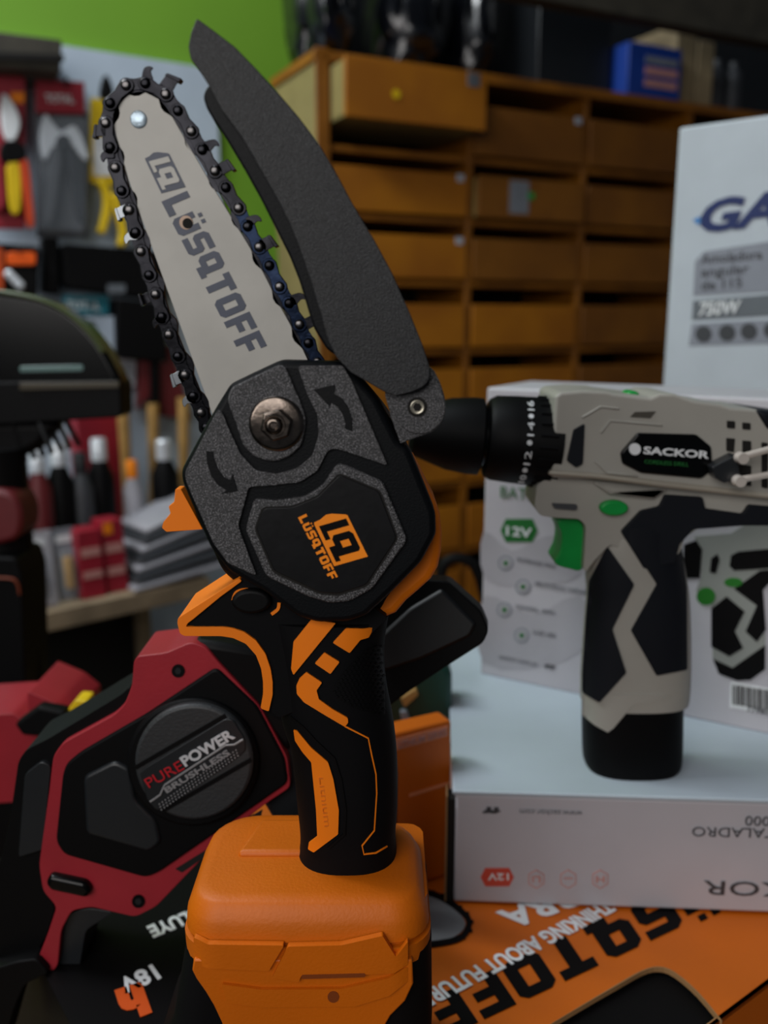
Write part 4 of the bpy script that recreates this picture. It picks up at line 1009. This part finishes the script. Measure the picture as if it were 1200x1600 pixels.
# --- bar
bar = sm([(178, 200), (177, 178), (186, 158), (202, 146), (222, 142), (243, 149), (260, 166), (275, 192)], 5, False) + [(330, 287), (397, 397), (440, 482), (484, 562), (500, 600), (440, 700), (350, 700), (330, 643), (213, 320), (195, 262)]
bo = slab('guide_bar', bar, YP(.2955), 0, -.0014, M_steel, saw, .0002)
barp = YP(.2955)
d_ = Vector((153, 351)).normalized()
lathe('nose_rivet', barp.at(217, 187, -.0002), (0, -1, 0), [(0, .0026), (.0004, .0026), (.0006, .0022)], M_rivhub, bo, 24)
h_ = lathe('bar_hole_rim', barp.at(291, 348, 0), (0, -1, 0), [(0, .0022), (.00035, .0021), (.00036, .0018)], mat('hole_rim_brown', (130, 110, 95), .4, metal=.5), bo, 24)
lathe('bar_hole', barp.at(293, 349, .00036), (0, -1, 0), [(0, .0016), (.0001, .00155)], M_dark, h_, 24)
# bar print: reading direction downwards, letter tops to the right
block('brand_lettering', ['L'], (262, 336), (272, 360) if False else (273, 335), (294, 302), barp, .0002, M_ink, bo) if False else None
Wt, _ = glyphs(['L', 'U2', 'S', 'Q', 'T', 'O', 'F', 'F'])
block('brand_lettering', ['L', 'U2', 'S', 'Q', 'T', 'O', 'F', 'F'], (252, 315), (377, 557), (292, 298), barp, .00022, M_ink, bo, .0002)
logo((227, 250), (252, 302), (265, 240), barp, .0002, M_ink, M_steel, bo)
# --- chain
riv = [(322, 668), (314, 645), (302, 619), (289, 586), (278, 557), (264, 523), (253, 495), (243, 460), (233, 430), (220, 393), (212, 363), (202, 328), (190, 298), (180, 262), (172, 230), (165, 192), (172, 161), (197, 133), (227, 130), (259, 147), (278, 173), (299, 205), (316, 234), (336, 267), (353, 293), (373, 325), (387, 354), (405, 386), (421, 415), (437, 448), (452, 474), (468, 507), (482, 536), (496, 566), (510, 592)]
def linkpoly(a, b, r=12.0, waist=8.5):
    a = Vector(a); b = Vector(b); t = (b-a).normalized(); n = Vector((-t.y, t.x)); out = []
    for k in range(9): 
        an = PI/2-PI*k/8; out.append(b+t*math.cos(an)*r+n*math.sin(an)*r)
    out.append((a+b)/2-n*waist)
    for k in range(9):
        an = -PI/2-PI*k/8; out.append(a+t*math.cos(an)*r+n*math.sin(an)*r)
    out.append((a+b)/2+n*waist)
    return [tuple(p) for p in out]
# drive links (centre) form the chain mesh
ch_pl = YP(.2948)
drv = []
cen = Vector((330, 420))
for i in range(len(riv)-1):
    a, b = Vector(riv[i]), Vector(riv[i+1]); t = (b-a).normalized(); n = Vector((-t.y, t.x)); mid = (a+b)/2
    axis_pt = Vector((217, 187)); 
    inn = n if (Vector((330, 640))-mid).dot(n) + (Vector((217, 187))-mid).dot(n) > 0 else -n
    if i % 2 == 1:
        drv.append([tuple(p) for p in (a-inn*8-t*4, a+inn*12-t*6, mid+inn*19-t*4, mid+inn*19+t*4, b+inn*12+t*6, b-inn*8+t*4)])
    else: drv.append([tuple(p) for p in (a-inn*5, a+inn*13, b+inn*13, b-inn*5)])
chain = slab('saw_chain', drv, YP(.2955), 0, -.0013, M_chain, saw, .0001)
for i in range(len(riv)-1):
    if i % 2 == 0:
        m = M_blue if i >= 26 else M_chain
        slab('tie_strap', linkpoly(riv[i], riv[i+1]), YP(.2944), 0, -.0009, m, chain, .0002)
        slab('tie_strap', linkpoly(riv[i], riv[i+1]), YP(.2972), 0, -.0009, m, chain, 0)
    elif i % 4 == 1 or True:
        slab('drive_plate', linkpoly(riv[i], riv[i+1], 11, 9), YP(.2951), 0, -.0004, M_blue if i >= 24 else M_chain, chain, .0001)
for i, q in enumerate(riv[:-1]):
    P = YP(.2944).at(*q, 0)
    lathe('rivet', P, (0, -1, 0), [(-.0004, .00165), (.0003, .0016), (.0006, .0013), (.0008, .0007)], M_riv if i % 2 else M_chain, chain, 18)
def cutter(q, outv, along, s=1.0, front=True, bright=False):
    q = Vector(q); o_ = Vector(outv).normalized(); a = Vector(along).normalized()
    # side plate rising from the strap plus the folded-over top plate
    Yb = .2944 if front else .2968
    m = M_cut if bright else M_chain
    P = YP(Yb)
    c = slab('cutter', [tuple(q+a*x+o_*y) for x, y in ((-12*s, -14), (11*s, -14), (12*s, 6*s), (-9*s, 6*s))], P, 0, -.0007, m, chain, .0001)
    base = [q-a*11*s+o_*2*s, q+a*14*s+o_*2*s, q+a*15*s+o_*9*s, q-a*9*s+o_*7*s]
    slab('top_plate', [tuple(p) for p in base], P, .0002 if front else 0, -.0032 if front else .003, m, c, .00015)
def gauge(q, outv, along, bright=False):
    q = Vector(q); o_ = Vector(outv).normalized(); a = Vector(along).normalized()
    slab('depth_gauge', [tuple(q+a*x+o_*y) for x, y in sm([(-9, -14), (-8, -2), (-4, 5), (3, 7), (8, 5), (4, -1), (7, -14)], 3)], YP(.2944), 0, -.0008, M_cut if bright else M_chain, chain, .0001)
UL = (-.94, .33); DL = (.33, .94)
UR = (.85, -.53); DR = (.53, .85)
gauge((231, 110), (-.05, -1), (1, .1)); cutter((266, 124), (.45, -.9), (.9, .45), 1)
cutter((152, 203), (-1, -.05), (-.05, 1), .85); gauge((163, 244), UL, DL)
cutter((186, 332), UL, DL, .8, True, True); gauge((200, 372), UL, DL, True)
cutter((226, 466), UL, DL, .75, False); gauge((244, 504), UL, DL)
cutter((273, 592), UL, DL, .85, True, True); gauge((291, 627), UL, DL, True)
gauge((334, 224), UR, DR); cutter((355, 258), UR, DR, .85)
gauge((400, 342), UR, DR); cutter((421, 377), UR, DR, .9)
gauge((469, 464), UR, DR); cutter((489, 500), UR, DR, .8)
# --- cover
cov = k3([(205, 305), (245, 235), (298, 150), (385, 108), (492, 58), (748, 64), (875, 205), (962, 378), (1000, 402), (1072, 580), (1102, 655), (1104, 740), (1045, 850), (935, 962), (832, 1058), (760, 1082), (640, 1086), (560, 1062), (432, 965), (292, 885), (218, 790), (108, 535), (104, 490)])
cvo = slab('side_cover', rnd(cov, 8), pY, -.0006, -.0122, M_side, saw, .0022, 3)
def cpanel(p, r=5, name='cover_panel', m=M_tex, f=.0008, bk=-.001, bev=.0005, par=None):
    return slab(name, rnd(k3(p), r), pY, f, bk, m, par or cvo, bev, 3)
# outer textured field (split by the grooves)
cpanel([(250, 250), (268, 262), (300, 340), (340, 425), (400, 488), (480, 502), (560, 480), (620, 430), (645, 350), (640, 270), (600, 190), (562, 80), (740, 78), (775, 140), (915, 470), (860, 450), (712, 402), (680, 410), (640, 490), (570, 535), (440, 548), (372, 552), (330, 705), (402, 900), (290, 850), (232, 770), (128, 535), (122, 495), (205, 335)], 6)
cpanel([(300, 165), (388, 122), (490, 74), (515, 82), (570, 210), (598, 290), (580, 390), (530, 435), (470, 456), (400, 440), (350, 395), (320, 300), (286, 215)], 10)
fr_o = rnd(k3([(392, 598), (480, 605), (590, 590), (660, 545), (718, 458), (760, 470), (895, 530), (992, 760), (855, 950), (765, 1000), (685, 1006), (600, 980), (440, 902), (358, 720)]), 8)
slab('hexagon_frame', fr_o, pY, .0010, -.001, M_tex, cvo, .0005, 3)
fr_i = rnd(k3([(430, 636), (540, 632), (640, 592), (726, 505), (880, 570), (950, 752), (830, 935), (720, 970), (650, 965), (470, 880), (400, 715)]), 6)
nf = slab('name_panel_recess', rnd(k3([(424, 630), (540, 626), (636, 588), (724, 497), (886, 565), (957, 752), (834, 942), (722, 978), (648, 972), (464, 886), (393, 715)]), 7), pY, .0012, .0008, M_dark, cvo)
npn = slab('name_panel', fr_i, pY, .0015, .001, M_panel, cvo, .0003)
logo(k3([(628, 700)])[0], k3([(705, 862)])[0], k3([(760, 662)])[0], pY, .0018, M_orp, M_kink, npn)
block('brand_lettering', ['L', 'U2', 'S', 'Q', 'T', 'O', 'F', 'F'], k3([(564, 672)])[0], k3([(688, 918)])[0], k3([(596, 657)])[0], pY, .0018, M_orp, npn)
# arrows
def arrow(pts, tipx):
    return slab('direction_arrow', k3(pts), pY, .00115, .0006, M_smooth, cvo, .0001)
arrow([(775, 335), (776, 290), (760, 240), (735, 205), (705, 188), (710, 152), (625, 172), (688, 240), (692, 222), (720, 240), (738, 270), (748, 300), (748, 325)], 0)
arrow([(205, 412), (208, 460), (225, 510), (250, 545), (285, 565), (262, 580), (328, 568), (308, 500), (300, 525), (275, 515), (250, 480), (235, 440), (232, 415)], 0)
# nut and washer
nb = pY.at(432, 662, .001)
nu = lathe('flange_washer', nb, (0, -1, 0), [(0, .0086), (.0003, .0087), (.0007, .0083), (.0009, .0075)], M_nut, cvo, 40)
hx = [nb+Vector((0, -.0008, 0))+Vector((.0052*math.cos(k*PI/3+.3)+.0004, 0, .0052*math.sin(k*PI/3+.3))) for k in range(6)]
bm = bmesh.new(); pprism(bm, hx, Vector((0, -.0042, 0))); obj('hex_nut', bm, M_nut, nu, .0006, 3)
st = lathe('bolt_end', nb+Vector((-.0002, -.005, 0)), (0, -1, 0), [(-.001, .0034), (0, .0036), (.0004, .0034), (.0004, .0029), (.0001, .0026), (.0004, .0024), (.0014, .0022), (.0016, .0019), (.0016, .0014), (.0008, .0010)], M_nut, nu, 32)
# --- upper guard
gface = [(307, 28), (333, 47), (367, 73), (400, 107), (433, 143), (467, 183), (500, 227), (528, 275), (552, 320), (585, 375), (612, 425), (640, 488), (660, 538), (671, 572), (672, 590), (664, 603), (645, 612), (618, 619), (600, 612), (548, 582), (525, 558), (512, 530), (503, 497), (486, 440), (470, 393), (453, 350), (433, 310), (400, 253), (377, 213), (347, 173), (324, 130), (313, 113), (298, 93), (294, 73), (298, 52)]
slab('blade_guard', rnd(gface, 5), YP(.2790), 0, -.026, M_guard, saw, .0016, 3)
glip = [(330, 128), (320, 140), (317, 152), (322, 168), (333, 187), (353, 217), (383, 267), (408, 312), (433, 362), (453, 402), (468, 440), (480, 480), (490, 512), (510, 545), (540, 566), (560, 575), (580, 560), (520, 480), (470, 350), (400, 220), (345, 135)]
slab('guard_lip', rnd(glip, 5), YP(.2815), 0, -.018, M_side, saw, .0012, 3)
lug = [(600, 612), (618, 617), (664, 604), (676, 574), (688, 598), (695, 620), (697, 642), (690, 662), (676, 675), (655, 682), (632, 690), (626, 694), (612, 655)]
lg = slab('hinge_lug', rnd(lug, 8), YP(.2830), 0, -.02, M_tex, saw, .0012, 3)
slab('hinge_boss', sm([(613, 622), (616, 645), (625, 664), (645, 677), (668, 676), (688, 662), (696, 640), (693, 618), (684, 596), (676, 590), (662, 608), (640, 615)], 3), YP(.2822), 0, -.002, M_tex, lg, .0006, 3)
pv = lathe('hinge_pin', YP(.2822).at(652, 636, 0), (0, -1, 0), [(-.0002, .0031), (.0002, .0031), (.0003, .0024), (.0003, .0022)], M_dark, lg, 28)
lathe('pin_rim', YP(.2822).at(652, 636, .0003), (0, -1, 0), [(0, .0022), (.0004, .0022), (.0005, .0020), (.0004, .0016), (.0001, .0015)], mat('pin_steel', (170, 165, 150), .3, metal=.7), pv, 28)
lathe('pin_socket', YP(.2822).at(652, 636, .0005), (0, -1, 0), [(0, .0014), (.0001, .0013)], M_dark, pv, 6)
# --- trigger tip at left (safety tab)
slab('safety_tab', k3(rnd([(85, 560), (106, 560), (192, 718), (50, 728), (32, 712), (38, 690), (66, 655), (58, 628), (80, 612)], 5)), YP(.297), 0, -.006, M_orr, saw, .0008)
# --- handle housing and trigger guard
slab('handle_housing', rnd([(374, 905), (291, 977), (355, 984), (382, 992), (404, 1010), (418, 1035), (423, 1070), (421, 1110), (436, 1122), (490, 1100), (560, 1010), (606, 966), (560, 930), (430, 890)], 5), YP(.2935), 0, -.027, M_rub, saw, .003, 3)
tg = sm([(380, 898), (330, 938), (283, 972)], 4, False) + sm([(285, 976), (288, 988)], 2, False) + sm([(300, 988), (345, 988), (375, 996), (398, 1012), (412, 1035), (419, 1062), (418, 1090), (414, 1110)], 5, False)
tg_poly = [(374, 904), (278, 966), (277, 974), (281, 990), (288, 994), (345, 994), (364, 997), (384, 1006), (400, 1024), (408, 1045), (411, 1066), (411, 1084), (407, 1107), (420, 1112), (426, 1086), (426, 1066), (423, 1046), (415, 1022), (400, 1001), (382, 988), (364, 982), (350, 980), (290, 980), (293, 974), (300, 969), (345, 932), (378, 908)]
slab('trigger_guard', rnd(tg_poly, 3), YP(.2925), 0, -.028, M_orr, saw, .0012, 3)
bt_ = slab('lock_button', sm(circ(392, 941, 31, 19, 20), 1), YP(.2935), .0032, -.002, M_blk, saw, .0012, 3)
slab('button_trim', strip(sm([(363, 938), (368, 926), (382, 921), (402, 922)], 4, False), 3.5), YP(.2935), .0006, -.001, M_orr, bt_, smooth=False)
slab('button_trim', strip(sm([(436, 942), (434, 952), (424, 960)], 4, False), 5), YP(.2935), .0006, -.001, M_orr, bt_, smooth=False)
# --- grip (lofted)
rows = [(955, 412, 608), (1000, 424, 601), (1040, 432, 601), (1080, 436, 606), (1120, 442, 614), (1160, 455, 619), (1200, 460, 621), (1255, 466, 621), (1295, 470, 618), (1318, 469, 619), (1340, 464, 621), (1356, 463, 621)]
G = []
for y, a, b in rows:
    A_ = at(a, y, Yc); B_ = at(b, y, Yc); G.append((A_.z, (A_.x+B_.x)/2, (B_.x-A_.x)/2))
G = sm(G, 4, False)
BG = .0178; NE = 2.5
def Gs(z):
    if z >= G[0][0]: return G[0][1:]
    if z <= G[-1][0]: return G[-1][1:]
    for p, q in zip(G, G[1:]):
        if q[0] <= z <= p[0]:
            t = (p[0]-z)/(p[0]-q[0]); return (p[1]+(q[1]-p[1])*t, p[2]+(q[2]-p[2])*t)
def Sg(X, Z):
    c, a = Gs(Z); t = min(.995, abs((X-c)/a)); return Yc - BG*(1-t**NE)**(1/NE)
rings = []
for z, c, a in G:
    r_ = []
    for k in range(48):
        an = 2*PI*k/48; ca, sa = math.cos(an), math.sin(an)
        r_.append(Vector((c+a*math.copysign(abs(ca)**(2/NE), ca), Yc+BG*math.copysign(abs(sa)**(2/NE), sa), z)))
    rings.append(r_)
grip = loft('grip', rings, M_rub, saw)
for P_ in ([(630, 236), (732, 250), (556, 466), (546, 440), (556, 328)],
           [(775, 272), (850, 274), (892, 268), (870, 310), (835, 320), (790, 375), (720, 332)],
           [(685, 373), (748, 412), (710, 462), (645, 418)],
           [(610, 455), (675, 498), (652, 530), (662, 568), (720, 610), (782, 645), (784, 665), (770, 682), (690, 635), (600, 580), (570, 545), (568, 510), (582, 480)]):
    drape('grip_inlay', k4(rnd(P_, 5)), Sg, M_orr, grip, lift=.0002, thick=.0006)
drape('grip_pinstripe', strip(k4([(770, 680), (868, 730), (882, 800), (900, 880), (903, 960), (893, 1115), (842, 1178), (850, 1214), (900, 1208), (948, 1180)]), 2.2), Sg, M_orr, grip, lift=.0001, thick=.0003)
fi = drape('finger_inlay', k4(rnd([(556, 695), (572, 700), (630, 770), (700, 830), (722, 900), (745, 1030), (742, 1130), (640, 1206), (616, 1192), (620, 1166), (655, 1140), (650, 1030), (640, 930), (630, 830), (595, 790), (562, 740)], 5)), Sg, M_orr, grip, lift=.0002, thick=.0006)
drape('finger_channel', k4(strip([(540, 640), (600, 690), (650, 745), (725, 815), (752, 900), (772, 1030), (768, 1130), (700, 1190)], 10)), Sg, M_blk, grip, lift=.0, thick=.0006)
zq = at(0, 1255, .2902)
P1_ = at(498, 1215, Sg(at(498, 1215, .291).x, at(498, 1215, .291).z)-.0010); P2_ = at(507, 1292, Sg(at(507, 1292, .291).x, at(507, 1292, .291).z)-.0010)
X_ = (P2_-P1_); U_ = Vector((0, -1, 0)).cross(X_.normalized())
text('inlay_text', 'Lithium', P1_, X_, U_, X_.length, .0026, M_ltor, fi, bold=.0, th=.0002)
# textured palm patch: small raised diamonds
patch = k4([(720, 520), (752, 470), (850, 365), (925, 340), (935, 480), (938, 635), (800, 600), (730, 560)])
drape('palm_patch', rnd(patch, 4), Sg, M_blk, grip, lift=.0, thick=.0004)
bmp = []
for i in range(14):
    for j in range(18):
        x = 516+i*7+(j % 2)*3.5; y = 1004+j*6.5
        if inpoly((x, y), patch): bmp.append([(x-2.4, y), (x, y+2.2), (x+2.4, y), (x, y-2.2)])
drape('palm_texture', bmp, Sg, M_rub, grip, lift=.0003, thick=.0006, cell=40)
# --- battery: orange upper shell
def zf(py, Y=.272): return at(300, py, Y).z
X0, X1, Yf, Yb_, RC = -.0712, .0165, .272, .337, .014
def rr(z, i):
    x0, x1, y0, y1 = X0+i, X1-i, Yf+i, Yb_-i; out = []
    for cx, cy, a0, r in ((x1-.024, y1-.024, 0, .024), (x0+.018, y1-.018, PI/2, .018), (x0+RC-i*.6, y0+RC-i*.6, PI, RC-i*.6), (x1-RC+i*.6, y0+RC-i*.6, 1.5*PI, RC-i*.6)):
        for k in range(8): a = a0+PI/2*k/7; out.append(Vector((cx+r*math.cos(a), cy+r*math.sin(a), z)))
    return out
zz = [zf(y) for y in (1620, 1590, 1560, 1535, 1512, 1509, 1503, 1480, 1478, 1474, 1450)]
prof = [(zf(1530), .0006), (zf(1516), .0), (zf(1515), .0016), (zf(1511), .0016), (zf(1510), -.0002), (zf(1482), -.0004), (zf(1481), .0016), (zf(1476), .0018), (zf(1474), .0003), (zf(1450), .0008), (zf(1443), .0016), (zf(1425), .0036)]
rings = [rr(z, i) for z, i in prof]
z_top = zf(1425)
for z, i in ((z_top+.0010, .0052), (z_top+.0016, .0085)): rings.append(rr(z, i))
bt = loft('battery_shell', rings, M_or, saw, angle=.5)
# collar flaring up to the grip
gc = G[-1]; cx_, ca_ = gc[1], gc[2]
zc = gc[0]
cr_ = []
for t in (0, .12, .25, .4, .55, .7, .85, 1):
    z = (z_top-.004)*(1-t)+(zc+.0035)*t; e = .017*(1-t)**1.6+.0010; rg = []
    for k in range(64):
        an = 2*PI*k/64; x = cx_+(ca_+e)*math.cos(an); y = Yc+(BG+e)*math.sin(an)
        x = min(x, X1-.0008-.002*t); y = max(y, Yf+.0035+.004*t); y = min(y, Yb_-.003)
        rg.append(Vector((x, y, z)))
    cr_.append(rg)
loft('grip_collar', cr_, M_or, bt)
loft('grip_foot', [[Vector((cx_+(ca_+e)*math.cos(2*PI*k/48), Yc+(BG+e)*math.sin(2*PI*k/48), z)) for k in range(48)] for z, e in ((zc+.001, .0006), (zc+.003, .0009), (zc+.006, .0007), (zc+.009, -.0012))], M_rub, bt)
# raised rear plateau on the top
sl = [Vector((X0+.016, Yf+.030, z_top+.0015)), Vector((cx_-.008, Yf+.030, z_top+.0015)), Vector((cx_-.006, Yb_-.012, z_top+.0015)), Vector((X0+.022, Yb_-.012, z_top+.0015))]
bm = bmesh.new(); pprism(bm, [v+Vector((0, 0, .0022)) for v in sl], Vector((0, 0, -.004))); obj('battery_ridge', bm, M_or, bt, .0018, 3)
def Sb(X, Z):
    d = max(0, X0+RC-X, X-(X1-RC)); d = min(d, RC*.97); return Yf+RC-math.sqrt(RC*RC-d*d)
M_recess_shade = mat('recess_shade_orange', (120, 52, 0), .6)  # dark orange surface patches paint the shade inside the slot and screw hole
def bpl(name, p, m=M_or, th=.0022, lift=.0002, r=3): return drape(name, rnd(k5(p), r), Sb, m, bt, lift=lift, thick=th, cell=9, Y0=.273)
bpl('raised_band', [(246, 515), (300, 542), (585, 546), (528, 642), (300, 632), (246, 610)])
bpl('raised_band', [(600, 550), (800, 545), (955, 510), (1005, 590), (1050, 530), (1050, 615), (1000, 650), (895, 655), (650, 658), (640, 684), (540, 668)])
bpl('raised_band', [(350, 692), (500, 712), (800, 710), (980, 668), (1050, 625), (1050, 680), (980, 735), (850, 775), (500, 778), (370, 762)], th=.0020)
bpl('label_slot_shade', [(650, 656), (890, 650), (890, 665), (650, 672)], M_recess_shade, .0004, .0021)
hz_ = drape('screw_hole_shade', circ(520.8, 1558, 9, n=20), Sb, M_recess_shade, bt, lift=.0020, thick=.0004, cell=30, Y0=.273)
drape('hole_shadow_ring', circ(520.8, 1558, 6, n=16), Sb, M_dark, hz_, lift=.0014, thick=.0004, cell=30, Y0=.273) if False else None
# --- black battery pack below, wider and spreading to the left
rings = []
for z, x0, x1, f in ((.0006, -.088, .0165, 0), (.012, -.088, .0170, 0), (.03, -.0865, .0172, 0), (.050, -.0775, .0178, .0), (zf(1500), -.0712, .0172, .0), (zf(1496), -.0700, .0160, .002)):
    rings.append(rrect(x0, x1, Yf+.0008+f, Yb_+.004, z, .013, 6))
pk = loft('battery_pack', rings, M_rub, saw)
bpl('shell_apron', [(205, 560), (225, 640), (250, 662), (290, 720), (320, 770), (352, 838), (372, 920), (960, 920), (1000, 800), (1060, 735), (1090, 690), (1104, 560)], M_or, .0015, .0006) if False else None
YA = .2712
slab('shell_apron', k5([(246, 600), (240, 640), (256, 672), (290, 720), (320, 770), (352, 838), (372, 960), (900, 960), (985, 810), (1040, 755), (1070, 690), (1066, 600)]), YP(YA), .0, -.004, M_or, bt, .0006)
